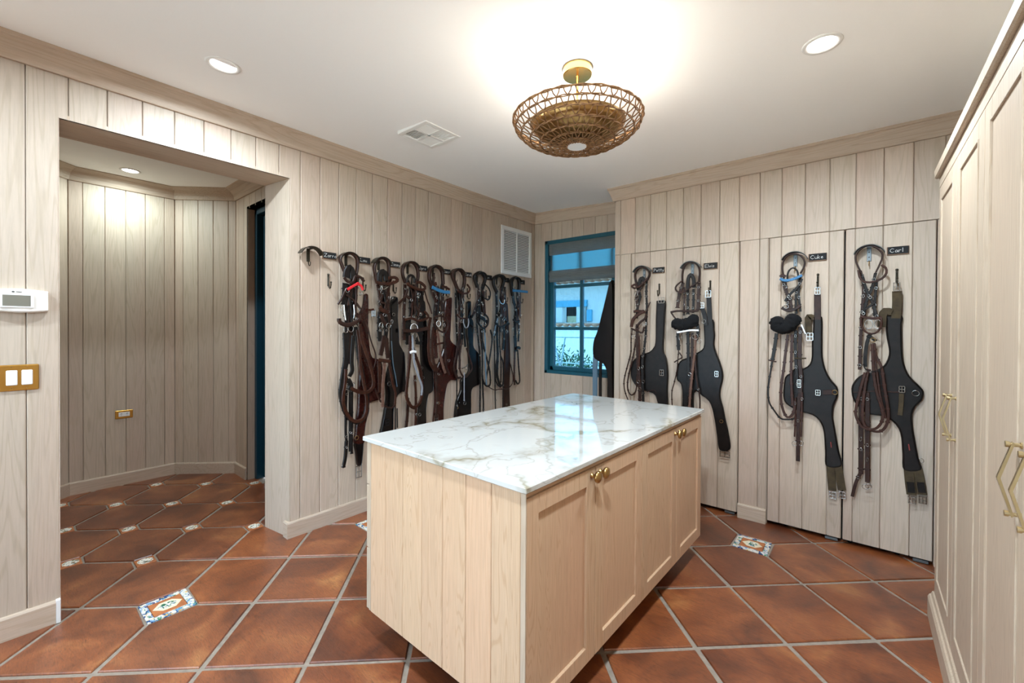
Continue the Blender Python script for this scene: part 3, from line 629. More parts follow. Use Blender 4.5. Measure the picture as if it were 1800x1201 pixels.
BRACKETS = [('zorro', 'A', 1.365, 1.953), ('lou', 'A', 1.641, 1.953), ('jimmy', 'A', 1.914, 1.951), ('opra', 'A', 2.189, 1.951), ('cassie', 'A', 2.457, 1.95), ('sarah', 'A', 2.718, 1.949), ('seventh', 'A', 3.015, 1.952), ('eighth', 'A', 3.301, 1.953), ('ninth', 'A', 3.559, 1.955), ('petty', 'B', -1.483, 1.939), ('elvis', 'B', -1.084, 1.94), ('cuke', 'B', -0.394, 1.937), ('carl', 'B', 0.0, 1.941)]
PLATES = [('zorro', 'A', 1.513, 1.915, 0.102), ('lou', 'A', 1.787, 1.913, 0.096), ('jimmy', 'A', 2.061, 1.912, 0.087), ('opra', 'A', 2.341, 1.915, 0.092), ('cassie', 'A', 2.609, 1.923, 0.096), ('sarah', 'A', 2.882, 1.917, 0.09), ('seventh', 'A', 3.173, 1.911, 0.076), ('eighth', 'A', 3.447, 1.916, 0.083), ('ninth', 'A', 3.716, 1.921, 0.075), ('petty', 'B', -1.357, 1.899, 0.097), ('elvis', 'B', -0.948, 1.899, 0.097), ('cuke', 'B', -0.268, 1.899, 0.098), ('carl', 'B', 0.136, 1.903, 0.103)]
HOOKS = [('zorro', 'A', 1.507, 1.789), ('lou', 'A', 1.779, 1.803), ('jimmy', 'A', 2.05, 1.766), ('opra', 'A', 2.325, 1.745), ('cassie', 'A', 2.615, 1.777), ('sarah', 'A', 2.881, 1.781), ('seventh', 'A', 3.141, 1.8), ('eighth', 'A', 3.433, 1.797), ('ninth', 'A', 3.691, 1.809), ('petty', 'B', -1.351, 1.781), ('elvis', 'B', -0.949, 1.783), ('cuke', 'B', -0.265, 1.784), ('carl', 'B', 0.133, 1.782)]
TACK = {
 'carl_bridle': ('B', [
  ('S','headpiece','dark',9,26,55,[(-0.034,1.763),(-0.054,1.815),(-0.066,1.863),(-0.058,1.902),(-0.03,1.931),(0.0,1.938),(0.033,1.924),(0.06,1.889),(0.063,1.857),(0.05,1.813),(0.032,1.765)]),
  ('S','browband','brown',12,9,80,[(-0.051,1.787),(-0.043,1.739),(-0.02,1.711),(0.019,1.707),(0.061,1.725),(0.082,1.758),(0.079,1.79),(0.058,1.809)]),
  ('S','cheek_strap','dark',16,4,45,[(-0.043,1.786),(-0.025,1.691),(-0.032,1.5),(-0.036,1.373),(-0.04,1.156)]),
  ('S','cheek_strap','black',15,4,50,[(0.032,1.765),(0.016,1.674),(-0.008,1.596),(-0.026,1.5)]),
  ('S','cheek_strap','black',15,4,55,[(-0.031,1.748),(-0.011,1.661),(0.017,1.588),(0.04,1.495)]),
  ('S','cheek_strap','dark',13,4,42,[(-0.02,1.698),(-0.016,1.59),(-0.018,1.482)]),
  ('S','cheek_strap','black',13,4,43,[(0.038,1.709),(0.031,1.606),(0.029,1.496)]),
  ('S','throat_strap','black',11,4,60,[(-0.021,1.535),(0.009,1.56),(0.036,1.587)]),
  ('S','noseband','brown',11,10,85,[(-0.037,1.485),(-0.034,1.438),(-0.014,1.399),(0.016,1.385),(0.046,1.4),(0.061,1.438),(0.061,1.48)]),
  ('S','noseband_strap','brown',15,6,75,[(-0.04,1.496),(-0.007,1.485),(0.032,1.481),(0.064,1.487)]),
  ('R','bit_ring','steel',28,5,80,[(0.002,1.445)],0.7),
  ('R','bit_ring','steel',28,5,75,[(0.045,1.445)],0.6),
  ('S','chin_strap','black',16,10,60,[(-0.006,1.374),(0.019,1.36),(0.038,1.339)]),
  ('S','chin_strap','black',18,4,58,[(0.013,1.392),(-0.005,1.327),(-0.013,1.238),(-0.012,1.177)]),
  ('R','buckle_ring','brass',13,4,75,[(0.022,1.346)],1.0),
  ('S','rein','brown',14,4,62,[(0.028,1.328),(0.039,1.247),(0.064,1.182),(0.081,1.053),(0.097,0.925),(0.099,0.859),(0.083,0.804),(0.057,0.779),(0.019,0.78),(-0.011,0.807),(-0.023,0.859),(-0.019,0.968),(-0.008,1.095),(0.005,1.16)]),
  ('S','rein','brown',14,4,70,[(0.02,1.321),(0.023,1.24),(0.029,1.137),(0.044,1.025),(0.066,0.936),(0.075,0.874),(0.059,0.819),(0.027,0.789),(-0.025,0.799),(-0.055,0.864),(-0.053,0.922),(-0.033,1.043),(-0.012,1.142)]),
  ('S','rein','brown',10,4,66,[(0.033,1.322),(0.034,1.233),(0.046,1.128),(0.06,1.005),(0.077,0.919),(0.088,0.865)]),
  ('S','tie_strap','black',6,5,82,[(-0.023,1.195),(-0.009,1.161),(0.018,1.152),(0.053,1.161),(0.066,1.183)]),
  ('S','martingale_strap','dark',23,4,40,[(-0.03,1.011),(-0.031,0.848),(-0.029,0.594),(-0.028,0.492)]),
  ('S','martingale_strap','dark',17,4,44,[(-0.028,0.504),(-0.052,0.429),(-0.069,0.337)]),
  ('S','martingale_strap','dark',23,4,42,[(-0.002,1.014),(0.001,0.885),(0.003,0.619),(0.005,0.446)]),
  ('R','martingale_ring','steel',15,4,50,[(-0.005,0.417)],1.0),
  ('R','martingale_ring','steel',15,4,52,[(0.011,0.425)],1.0),
  ('R','keeper','steel',14,3,50,[(-0.03,0.715)],0.3),
  ('R','keeper','steel',14,3,50,[(0.003,0.592)],0.3),
 ]),
 'carl_girth': ('B', [
  ('P','girth_body','black',20,22,[(0.083,1.499),(0.159,1.498),(0.159,1.446),(0.163,1.294),(0.172,1.203),(0.196,1.132),(0.231,1.087),(0.255,1.055),(0.26,1.03),(0.25,0.986),(0.224,0.949),(0.211,0.899),(0.214,0.827),(0.225,0.743),(0.24,0.643),(0.253,0.571),(0.176,0.554),(0.167,0.653),(0.161,0.749),(0.149,0.803),(0.117,0.848),(0.07,0.871),(0.013,0.873),(-0.036,0.903),(-0.07,0.957),(-0.08,1.008),(-0.078,1.048),(-0.058,1.091),(-0.029,1.122),(0.02,1.144),(0.062,1.172),(0.086,1.205),(0.099,1.255),(0.098,1.298),(0.089,1.354),(0.084,1.41)]),
  ('S','girth_strap','olive',44,5,26,[(0.134,1.648),(0.135,1.568),(0.131,1.481)]),
  ('S','girth_strap','olive',40,5,34,[(0.112,1.519),(0.08,1.527),(0.067,1.495),(0.065,1.428)]),
  ('S','elastic','olive',44,6,22,[(0.197,0.569),(0.202,0.497),(0.211,0.413)]),
  ('S','elastic','olive',42,6,22,[(0.236,0.577),(0.247,0.507),(0.257,0.425)]),
  ('S','elastic_tab','black',32,3,27,[(0.204,0.489),(0.21,0.428)]),
  ('S','elastic_tab','black',32,3,27,[(0.249,0.499),(0.257,0.44)]),
  ('B','buckle','steel',24,(0.195,0.402),(0.231,0.36)),
  ('B','buckle','steel',24,(0.242,0.414),(0.277,0.372)),
  ('B','buckle','steel',38,(0.146,1.069),(0.176,1.028)),
  ('R','ring','steel',16,4,38,[(0.222,1.031)],1.0),
  ('S','keeper_strap','olive',22,3,36,[(0.16,1.023),(0.158,0.953),(0.154,0.89)]),
  ('S','seam','dark',8,2,33,[(-0.07,1.006),(0.042,1.025),(0.148,1.028)]),
  ('B','buckle','steel',40,(0.115,1.7),(0.147,1.65)),
  ('S','zip_pull','pinkred',5,2,36,[(0.194,0.72),(0.199,0.683)]),
  ('R','ring','steel',13,3,22,[(0.25,0.628)],1.0),
 ]),
 'cuke_bridle': ('B', [
  ('S','headpiece','dark',9,26,55,[(-0.454,1.763),(-0.463,1.831),(-0.459,1.882),(-0.436,1.919),(-0.396,1.929),(-0.357,1.911),(-0.335,1.87),(-0.34,1.832),(-0.359,1.791)]),
  ('S','browband','blue',17,9,82,[(-0.474,1.762),(-0.451,1.749),(-0.424,1.747),(-0.388,1.756),(-0.346,1.776)]),
  ('S','browband_end','brown',18,8,75,[(-0.475,1.774),(-0.459,1.785),(-0.442,1.772)]),
  ('S','poll_loop','black',10,12,66,[(-0.429,1.737),(-0.433,1.776),(-0.423,1.815),(-0.4,1.832),(-0.377,1.811),(-0.371,1.779),(-0.367,1.737)]),
  ('S','cheek_strap','dark',15,4,50,[(-0.462,1.764),(-0.447,1.684),(-0.42,1.635),(-0.406,1.544)]),
  ('S','cheek_strap','black',15,4,58,[(-0.349,1.755),(-0.374,1.699),(-0.419,1.65),(-0.446,1.604)]),
  ('S','cheek_strap','dark',16,4,45,[(-0.449,1.744),(-0.434,1.644),(-0.427,1.545)]),
  ('S','cheek_strap','black',13,4,48,[(-0.359,1.78),(-0.368,1.66),(-0.357,1.532)]),
  ('S','cheek_strap','black',13,4,44,[(-0.382,1.7),(-0.384,1.603),(-0.38,1.517)]),
  ('S','noseband_strap','dark',20,8,62,[(-0.465,1.561),(-0.425,1.54),(-0.385,1.551),(-0.356,1.574)]),
  ('R','buckle_ring','steel',14,4,75,[(-0.437,1.568)],1.0),
  ('F','sheepskin_noseband','fleece',46,75,[(-0.49,1.502),(-0.483,1.438),(-0.442,1.426),(-0.403,1.462),(-0.374,1.512)]),
  ('S','hook_strap','steel',9,4,70,[(-0.348,1.442),(-0.335,1.407),(-0.325,1.381)]),
  ('S','rein','black',20,4,45,[(-0.497,1.382),(-0.506,1.294),(-0.521,1.184)]),
  ('S','rein','black',10,6,45,[(-0.521,1.184),(-0.539,1.042),(-0.545,0.96),(-0.536,0.888),(-0.503,0.831),(-0.468,0.786),(-0.43,0.783),(-0.387,0.795),(-0.377,0.828)]),
  ('S','rein','brown',15,4,55,[(-0.427,1.375),(-0.438,1.276),(-0.449,1.149),(-0.461,1.037),(-0.465,0.929),(-0.45,0.843),(-0.426,0.801),(-0.402,0.814),(-0.386,0.859),(-0.384,0.919)]),
  ('S','rein','brown',14,4,60,[(-0.402,1.376),(-0.405,1.187),(-0.404,1.054),(-0.396,0.89)]),
  ('S','cheek_strap','black',18,4,50,[(-0.382,1.407),(-0.384,1.29),(-0.376,1.134),(-0.368,0.978)]),
  ('S','martingale_strap','dark',22,4,52,[(-0.356,1.427),(-0.358,1.291),(-0.357,1.186),(-0.349,1.058),(-0.358,0.929),(-0.363,0.803),(-0.362,0.647),(-0.362,0.507)]),
  ('S','martingale_strap','brown',9,4,50,[(-0.381,0.938),(-0.38,0.801),(-0.383,0.671)]),
  ('S','martingale_strap','brown',10,4,56,[(-0.342,0.982),(-0.343,0.807),(-0.345,0.678)]),
  ('R','martingale_ring','steel',15,4,55,[(-0.382,0.625)],1.0),
  ('R','martingale_ring','steel',15,4,55,[(-0.345,0.635)],1.0),
  ('S','rein_stop','brown',9,9,52,[(-0.543,1.192),(-0.518,1.185),(-0.494,1.182)]),
  ('S','rein_stop','olive',9,8,60,[(-0.386,1.212),(-0.353,1.212),(-0.321,1.215)]),
  ('B','buckle','steel',60,(-0.371,1.069),(-0.348,1.012)),
 ]),
 'cuke_girth': ('B', [
  ('P','girth_body','black',20,22,[(-0.286,1.496),(-0.239,1.496),(-0.234,1.351),(-0.231,1.225),(-0.211,1.131),(-0.18,1.069),(-0.153,1.034),(-0.147,0.997),(-0.153,0.955),(-0.169,0.908),(-0.172,0.833),(-0.163,0.77),(-0.14,0.616),(-0.124,0.515),(-0.206,0.497),(-0.215,0.598),(-0.224,0.73),(-0.248,0.796),(-0.286,0.829),(-0.344,0.841),(-0.388,0.855),(-0.438,0.888),(-0.453,0.922),(-0.456,0.978),(-0.446,1.075),(-0.419,1.102),(-0.39,1.139),(-0.337,1.144),(-0.305,1.175),(-0.294,1.222),(-0.294,1.319),(-0.289,1.385)]),
  ('S','girth_strap','dark',36,5,26,[(-0.265,1.645),(-0.264,1.561),(-0.262,1.477)]),
  ('S','girth_strap','olive',36,5,34,[(-0.285,1.488),(-0.313,1.496),(-0.313,1.446),(-0.309,1.377)]),
  ('S','elastic','olive',42,6,22,[(-0.184,0.513),(-0.18,0.435),(-0.173,0.345)]),
  ('S','elastic','olive',42,6,22,[(-0.145,0.521),(-0.135,0.445),(-0.122,0.358)]),
  ('B','buckle','steel',24,(-0.19,0.338),(-0.151,0.291)),
  ('B','buckle','steel',24,(-0.139,0.351),(-0.101,0.304)),
  ('B','buckle','steel',40,(-0.324,1.388),(-0.284,1.335)),
  ('B','buckle','steel',38,(-0.27,1.006),(-0.241,0.967)),
  ('R','ring','brass',14,4,38,[(-0.165,0.998)],1.0),
  ('S','keeper_strap','dark',30,3,36,[(-0.23,0.991),(-0.2,0.994),(-0.175,0.996)]),
  ('B','buckle','steel',40,(-0.28,1.695),(-0.248,1.644)),
  ('S','zip_pull','pinkred',5,2,36,[(-0.184,0.667),(-0.18,0.631)]),
  ('R','ring','steel',13,3,24,[(-0.139,0.564)],1.0),
 ]),
 'elvis_bridle': ('B', [
  ('S','headpiece','dark',11,26,55,[(-1.145,1.779),(-1.144,1.856),(-1.128,1.909),(-1.083,1.937),(-1.035,1.915),(-1.014,1.864),(-1.017,1.775)]),
  ('S','browband','dark',12,9,82,[(-1.139,1.79),(-1.183,1.754),(-1.189,1.725),(-1.165,1.701),(-1.129,1.699),(-1.069,1.741),(-1.015,1.773)]),
  ('S','poll_pad','black',26,12,62,[(-1.101,1.726),(-1.097,1.807),(-1.08,1.837),(-1.058,1.804),(-1.053,1.733)]),
  ('S','cheek_strap','dark',24,4,52,[(-1.14,1.779),(-1.161,1.712),(-1.174,1.662),(-1.183,1.58)]),
  ('S','cheek_strap','dark',22,4,50,[(-1.019,1.772),(-1.022,1.692),(-1.025,1.563)]),
  ('S','cheek_strap','black',20,4,46,[(-1.106,1.728),(-1.105,1.628),(-1.104,1.529)]),
  ('S','cheek_strap','black',18,4,46,[(-1.062,1.725),(-1.061,1.627),(-1.065,1.537)]),
  ('S','cheek_strap','dark',14,4,42,[(-1.134,1.743),(-1.133,1.629),(-1.136,1.516)]),
  ('S','noseband','dark',15,12,78,[(-1.228,1.544),(-1.178,1.552),(-1.112,1.55),(-1.047,1.549),(-1.013,1.553)]),
  ('S','noseband','dark',11,9,74,[(-1.225,1.539),(-1.206,1.511),(-1.183,1.484)]),
  ('F','sheepskin_noseband','fleece',44,75,[(-1.219,1.466),(-1.151,1.443),(-1.086,1.456),(-1.018,1.509)]),
  ('S','bit_guard','white',14,12,82,[(-1.175,1.381),(-1.131,1.388),(-1.074,1.398),(-1.01,1.398)]),
  ('S','rein','black',24,4,48,[(-1.18,1.383),(-1.177,1.31),(-1.172,1.237)]),
  ('S','rein','dark',7,6,48,[(-1.172,1.241),(-1.176,1.186),(-1.186,1.066),(-1.206,0.972),(-1.224,0.892),(-1.22,0.772)]),
  ('S','rein_stop','dark',9,6,54,[(-1.205,1.139),(-1.169,1.164),(-1.143,1.183),(-1.165,1.219)]),
  ('S','rein','black',22,4,48,[(-1.102,1.402),(-1.095,1.104),(-1.088,0.788)]),
  ('S','rein','dark',18,4,54,[(-1.066,1.38),(-1.068,1.133),(-1.087,0.794)]),
  ('S','rein','tan',16,4,66,[(-1.036,1.358),(-1.043,1.224),(-1.059,1.067),(-1.075,0.864),(-1.082,0.706)]),
  ('S','cheek_strap','black',24,4,50,[(-1.029,1.447),(-1.024,1.38),(-1.04,1.313)]),
  ('S','martingale_strap','dark',10,4,58,[(-1.042,1.269),(-1.033,1.046),(-1.005,0.884),(-1.003,0.738)]),
  ('R','bit_ring','steel',22,5,70,[(-1.039,1.349)],1.0),
  ('R','bit_ring','steel',20,5,70,[(-1.152,1.338)],0.6),
  ('R','martingale_ring','steel',12,4,70,[(-1.079,1.053)],1.0),
  ('R','keeper','tan',20,4,70,[(-1.074,0.918)],0.3),
  ('R','bit_ring','steel',18,4,66,[(-1.01,1.314)],0.8),
 ]),
 'elvis_girth': ('B', [
  ('P','girth_body','black',22,22,[(-0.995,1.483),(-0.921,1.482),(-0.911,1.403),(-0.906,1.36),(-0.91,1.289),(-0.894,1.224),(-0.868,1.156),(-0.847,1.079),(-0.847,1.022),(-0.862,0.943),(-0.862,0.882),(-0.843,0.81),(-0.824,0.713),(-0.804,0.621),(-0.793,0.502),(-0.866,0.484),(-0.887,0.594),(-0.903,0.702),(-0.924,0.8),(-0.951,0.854),(-0.998,0.885),(-1.058,0.901),(-1.06,0.589),(-1.144,0.575),(-1.151,0.924),(-1.192,0.994),(-1.197,1.054),(-1.186,1.124),(-1.15,1.163),(-1.104,1.181),(-1.045,1.218),(-1.001,1.248),(-0.986,1.287),(-0.987,1.372)]),
  ('S','girth_strap','black',34,5,27,[(-0.953,1.655),(-0.948,1.558),(-0.943,1.456)]),
  ('S','girth_strap','black',30,5,34,[(-1.0,1.576),(-0.979,1.509),(-0.97,1.438)]),
  ('B','buckle','steel',40,(-1.016,1.616),(-0.982,1.571)),
  ('B','buckle','steel',26,(-0.865,0.481),(-0.793,0.434)),
  ('B','buckle','steel',40,(-0.903,1.089),(-0.875,1.043)),
  ('R','ring','brass',12,3,36,[(-0.853,0.707)],1.0),
  ('R','ring','steel',14,4,40,[(-0.985,1.469)],1.0),
  ('B','buckle','steel',40,(-0.975,1.708),(-0.933,1.653)),
 ]),
 'petty_bridle': ('B', [
  ('S','headpiece','dark',14,26,55,[(-1.523,1.779),(-1.542,1.853),(-1.53,1.906),(-1.481,1.931),(-1.429,1.902),(-1.414,1.868),(-1.433,1.817)]),
  ('S','browband','brown',16,9,82,[(-1.563,1.769),(-1.53,1.787),(-1.507,1.761),(-1.457,1.797),(-1.423,1.828)]),
  ('S','browband','brown',14,9,76,[(-1.565,1.775),(-1.54,1.754),(-1.509,1.762)]),
  ('S','poll_pad','black',30,12,62,[(-1.505,1.753),(-1.495,1.82),(-1.475,1.838),(-1.455,1.798)]),
  ('S','cheek_strap','dark',24,4,52,[(-1.469,1.795),(-1.504,1.739),(-1.529,1.682),(-1.518,1.594)]),
  ('S','cheek_strap','black',22,4,48,[(-1.526,1.765),(-1.5,1.691),(-1.52,1.594),(-1.529,1.497)]),
  ('S','cheek_strap','black',18,4,46,[(-1.442,1.823),(-1.446,1.712),(-1.44,1.592),(-1.444,1.496),(-1.448,1.361),(-1.458,1.264),(-1.467,1.167)]),
  ('S','noseband','brown',26,12,76,[(-1.563,1.423),(-1.548,1.487),(-1.502,1.53),(-1.452,1.558)]),
  ('S','noseband','dark',18,10,72,[(-1.523,1.423),(-1.483,1.467),(-1.444,1.495),(-1.434,1.534)]),
  ('S','noseband_strap','brown',20,8,70,[(-1.546,1.555),(-1.495,1.559),(-1.44,1.548)]),
  ('S','chin_strap','dark',14,9,66,[(-1.567,1.409),(-1.516,1.389),(-1.47,1.375),(-1.455,1.424)]),
  ('S','throat_strap','dark',9,6,60,[(-1.439,1.553),(-1.42,1.6),(-1.405,1.633)]),
  ('R','bit_ring','steel',22,5,72,[(-1.526,1.705)],0.7),
  ('R','bit_ring','steel',22,5,72,[(-1.448,1.448)],0.7),
  ('R','bit_ring','steel',20,5,70,[(-1.549,1.34)],0.7),
  ('S','rein','dark',9,6,48,[(-1.57,1.399),(-1.577,1.3),(-1.579,1.202),(-1.612,1.076),(-1.64,0.955),(-1.632,0.866),(-1.601,0.785)]),
  ('S','rein','dark',11,6,54,[(-1.526,1.35),(-1.538,1.262),(-1.565,1.129),(-1.593,1.019),(-1.605,0.919),(-1.592,0.856),(-1.565,0.835),(-1.532,0.867),(-1.52,0.936),(-1.518,1.009)]),
  ('S','rein','dark',26,4,58,[(-1.519,1.448),(-1.518,1.302),(-1.508,1.108),(-1.492,0.881),(-1.49,0.745)]),
  ('S','rein','brown',14,4,64,[(-1.501,1.351),(-1.495,1.23),(-1.499,1.084)]),
  ('S','martingale_strap','black',22,4,60,[(-1.461,1.207),(-1.47,1.11),(-1.464,0.884),(-1.457,0.749)]),
  ('R','martingale_ring','steel',14,4,76,[(-1.493,1.071)],0.6),
  ('R','martingale_ring','steel',14,4,76,[(-1.463,1.087)],0.6),
  ('R','ring','steel',12,3,76,[(-1.453,0.963)],1.0),
  ('R','ring','steel',12,3,76,[(-1.482,0.898)],1.0),
  ('R','ring','steel',12,3,76,[(-1.498,0.959)],1.0),
 ]),
 'petty_girth': ('B', [
  ('P','girth_body','black',22,22,[(-1.367,1.644),(-1.293,1.641),(-1.294,1.518),(-1.298,1.401),(-1.303,1.231),(-1.278,1.161),(-1.263,1.04),(-1.267,0.899),(-1.26,0.745),(-1.239,0.513),(-1.314,0.5),(-1.34,0.734),(-1.37,0.846),(-1.414,0.87),(-1.459,0.88),(-1.531,0.907),(-1.57,0.948),(-1.589,0.996),(-1.589,1.091),(-1.564,1.137),(-1.502,1.186),(-1.427,1.212),(-1.388,1.252),(-1.374,1.295),(-1.372,1.419),(-1.371,1.51)]),
  ('B','buckle','steel',36,(-1.347,1.67),(-1.295,1.621)),
  ('B','buckle','steel',40,(-1.331,1.07),(-1.293,1.02)),
  ('S','seam','dark',6,2,34,[(-1.439,0.874),(-1.376,0.894),(-1.356,0.868)]),
 ]),
 'lou_bridle': ('A', [
  ('S','headpiece','dark',12,28,55,[(1.599,1.811),(1.575,1.866),(1.567,1.893),(1.585,1.926),(1.639,1.948),(1.687,1.929),(1.702,1.889),(1.699,1.83),(1.683,1.766)]),
  ('S','poll_pad','black',46,16,70,[(1.604,1.766),(1.612,1.816),(1.634,1.839),(1.652,1.803),(1.657,1.762)]),
  ('S','browband','dark',16,9,84,[(1.583,1.763),(1.609,1.737),(1.649,1.736),(1.671,1.779),(1.712,1.775),(1.74,1.748)]),
  ('S','bow','red',15,8,92,[(1.605,1.679),(1.635,1.698),(1.68,1.726)]),
  ('S','bow','red',14,8,94,[(1.683,1.726),(1.711,1.712),(1.724,1.683)]),
  ('R','bow_knot','red',9,8,96,[(1.684,1.726)],1.0),
  ('S','cheek_strap','black',40,4,56,[(1.607,1.726),(1.603,1.656),(1.599,1.574)]),
  ('S','cheek_strap','black',44,4,52,[(1.653,1.722),(1.649,1.639),(1.641,1.555)]),
  ('S','cheek_strap','black',36,4,56,[(1.687,1.741),(1.683,1.661),(1.665,1.598)]),
  ('S','throat_strap','dark',12,6,70,[(1.604,1.684),(1.574,1.617),(1.544,1.571)]),
  ('S','throat_strap','dark',14,6,72,[(1.607,1.643),(1.656,1.613),(1.697,1.57),(1.729,1.525)]),
  ('S','cheek_strap','black',60,4,50,[(1.637,1.576),(1.637,1.489),(1.638,1.369)]),
  ('S','bit_chain','steel',9,6,84,[(1.583,1.568),(1.588,1.512),(1.596,1.459)]),
  ('S','bit_chain','steel',9,6,84,[(1.658,1.572),(1.663,1.514),(1.658,1.472)]),
  ('R','bit_ring','steel',26,5,84,[(1.575,1.531)],0.5),
  ('R','bit_ring','steel',24,5,84,[(1.636,1.398)],0.8),
  ('R','bit_ring','steel',22,5,84,[(1.597,1.39)],0.7),
  ('S','noseband','dark',24,16,88,[(1.543,1.47),(1.551,1.442),(1.607,1.424),(1.669,1.444),(1.697,1.477),(1.674,1.502)]),
  ('S','rein','black',26,8,60,[(1.601,1.369),(1.608,1.201),(1.593,1.099),(1.576,0.99),(1.572,0.921),(1.598,0.815),(1.638,0.747),(1.688,0.71),(1.736,0.715),(1.766,0.757),(1.78,0.832),(1.78,0.897),(1.756,0.981),(1.737,1.089),(1.714,1.196),(1.697,1.327),(1.681,1.411)]),
  ('S','rein','brown',22,7,72,[(1.711,1.432),(1.725,1.326),(1.753,1.245),(1.796,1.132),(1.825,1.027),(1.826,0.966),(1.797,0.93),(1.749,0.921),(1.685,0.941),(1.64,0.968)]),
  ('S','rein','brown',20,8,66,[(1.696,1.39),(1.71,1.285),(1.724,1.115),(1.753,0.981),(1.772,0.877),(1.772,0.783),(1.744,0.727),(1.689,0.715),(1.635,0.753),(1.595,0.833),(1.586,0.908),(1.603,1.013),(1.607,1.102)]),
  ('S','tie_strap','black',24,8,56,[(1.625,1.369),(1.621,1.175),(1.604,1.073),(1.622,1.018)]),
  ('S','tie_strap','black',24,8,58,[(1.669,1.348),(1.656,1.173),(1.661,1.094),(1.638,1.05)]),
  ('S','tie_strap','dark',30,8,50,[(1.655,1.39),(1.642,1.265),(1.634,1.141)]),
  ('R','bit_ring','steel',16,6,70,[(1.623,0.986)],1.0),
  ('R','bit_ring','steel',16,6,70,[(1.658,0.991)],1.0),
  ('S','knot','black',40,20,62,[(1.623,1.027),(1.645,0.983),(1.632,0.952)]),
  ('S','martingale_strap','black',15,6,44,[(1.624,0.951),(1.62,0.823),(1.619,0.657),(1.625,0.577)]),
  ('S','martingale_strap','black',22,8,46,[(1.624,0.582),(1.616,0.467),(1.601,0.397)]),
  ('R','snap','steel',12,4,50,[(1.6,0.402)],1.0),
  ('S','martingale_strap','black',14,4,42,[(1.652,0.972),(1.653,0.722),(1.653,0.496)]),
  ('S','martingale_strap','black',16,4,44,[(1.667,0.971),(1.667,0.72),(1.666,0.481)]),
  ('S','tie_strap','dark',8,5,58,[(1.756,1.466),(1.785,1.415),(1.814,1.308),(1.853,1.206),(1.853,1.145),(1.834,1.086)]),
 ]),
 'lou_girth': ('A', [
  ('P','girth_body','mahog',24,20,[(1.779,1.657),(1.812,1.659),(1.816,1.52),(1.815,1.407),(1.822,1.298),(1.84,1.197),(1.865,1.169),(1.915,1.156),(1.939,1.098),(1.939,0.887),(1.916,0.845),(1.872,0.837),(1.829,0.827),(1.825,0.765),(1.799,0.682),(1.786,0.588),(1.779,0.525),(1.7,0.541),(1.705,0.612),(1.714,0.696),(1.725,0.807),(1.729,0.899),(1.733,1.005),(1.742,1.111),(1.728,1.219),(1.737,1.381),(1.737,1.492),(1.769,1.574)]),
  ('P','elastic','gloss_black',18,20,[(1.779,0.529),(1.775,0.461),(1.761,0.364),(1.724,0.373),(1.709,0.475),(1.7,0.545)]),
  ('B','buckle','steel',24,(1.714,0.368),(1.761,0.279)),
  ('R','ring','brass',15,4,36,[(1.711,0.584)],1.0),
  ('S','girth_strap','brown',13,4,40,[(1.8,1.541),(1.824,1.541),(1.849,1.547)]),
  ('B','buckle','steel',40,(1.832,1.542),(1.862,1.49)),
 ]),
 'jimmy_bridle': ('A', [
  ('S','headpiece','dark',14,28,55,[(1.868,1.752),(1.853,1.808),(1.843,1.867),(1.863,1.918),(1.913,1.946),(1.957,1.929),(1.972,1.877),(1.968,1.792)]),
  ('S','poll_pad','black',44,16,70,[(1.878,1.761),(1.883,1.818),(1.908,1.838),(1.934,1.814),(1.939,1.771)]),
  ('S','browband','brown',20,10,84,[(1.84,1.752),(1.889,1.744),(1.96,1.749),(2.021,1.772),(2.034,1.787),(2.007,1.803),(1.95,1.793)]),
  ('S','cheek_strap','dark',24,4,56,[(1.873,1.74),(1.888,1.675),(1.898,1.605),(1.898,1.535)]),
  ('S','cheek_strap','dark',18,4,66,[(1.962,1.733),(1.911,1.654),(1.882,1.604)]),
  ('S','cheek_strap','dark',18,4,62,[(1.894,1.697),(1.929,1.646),(1.96,1.599)]),
  ('S','cheek_strap','black',40,4,50,[(1.927,1.744),(1.932,1.634),(1.928,1.523)]),
  ('S','cheek_strap','dark',24,4,60,[(1.967,1.684),(1.962,1.568),(1.983,1.43)]),
  ('S','noseband','brown',24,10,80,[(1.873,1.56),(1.903,1.539),(1.948,1.527)]),
  ('S','noseband','dark',22,9,78,[(1.884,1.512),(1.899,1.477),(1.93,1.429)]),
  ('S','cheek_strap','black',36,4,54,[(1.895,1.53),(1.89,1.412),(1.895,1.301)]),
  ('S','cheek_strap','black',30,4,52,[(1.947,1.532),(1.952,1.412),(1.942,1.3)]),
  ('R','bit_ring','steel',24,5,84,[(1.885,1.42)],0.7),
  ('R','bit_ring','steel',20,5,84,[(1.951,1.421)],1.0),
  ('S','bit_chain','steel',8,5,84,[(1.889,1.73),(1.904,1.701),(1.945,1.726)]),
  ('S','tie_strap','dark',14,5,76,[(1.88,1.604),(1.915,1.597),(1.956,1.616)]),
  ('S','rein','dark',30,4,58,[(1.928,1.345),(1.918,1.279),(1.898,1.191)]),
  ('S','rein','dark',30,4,56,[(1.95,1.323),(1.955,1.256),(1.966,1.166)]),
  ('S','keeper_strap','brown',22,8,78,[(1.87,1.159),(1.92,1.151),(1.972,1.14)]),
  ('S','rein','tan',22,4,66,[(1.928,1.15),(1.924,1.058),(1.914,0.948),(1.912,0.789)]),
  ('S','rein','brown',16,4,70,[(1.967,1.131),(1.983,1.044),(2.004,0.957),(2.026,0.882),(2.021,0.783)]),
  ('S','rein','dark',10,6,62,[(1.847,0.941),(1.882,0.859),(1.937,0.794),(2.0,0.772),(2.026,0.791)]),
  ('S','tie_strap','black',8,4,46,[(2.043,0.777),(2.043,0.658),(2.044,0.585)]),
  ('S','tie_strap','black',8,4,46,[(2.059,0.757),(2.063,0.6)]),
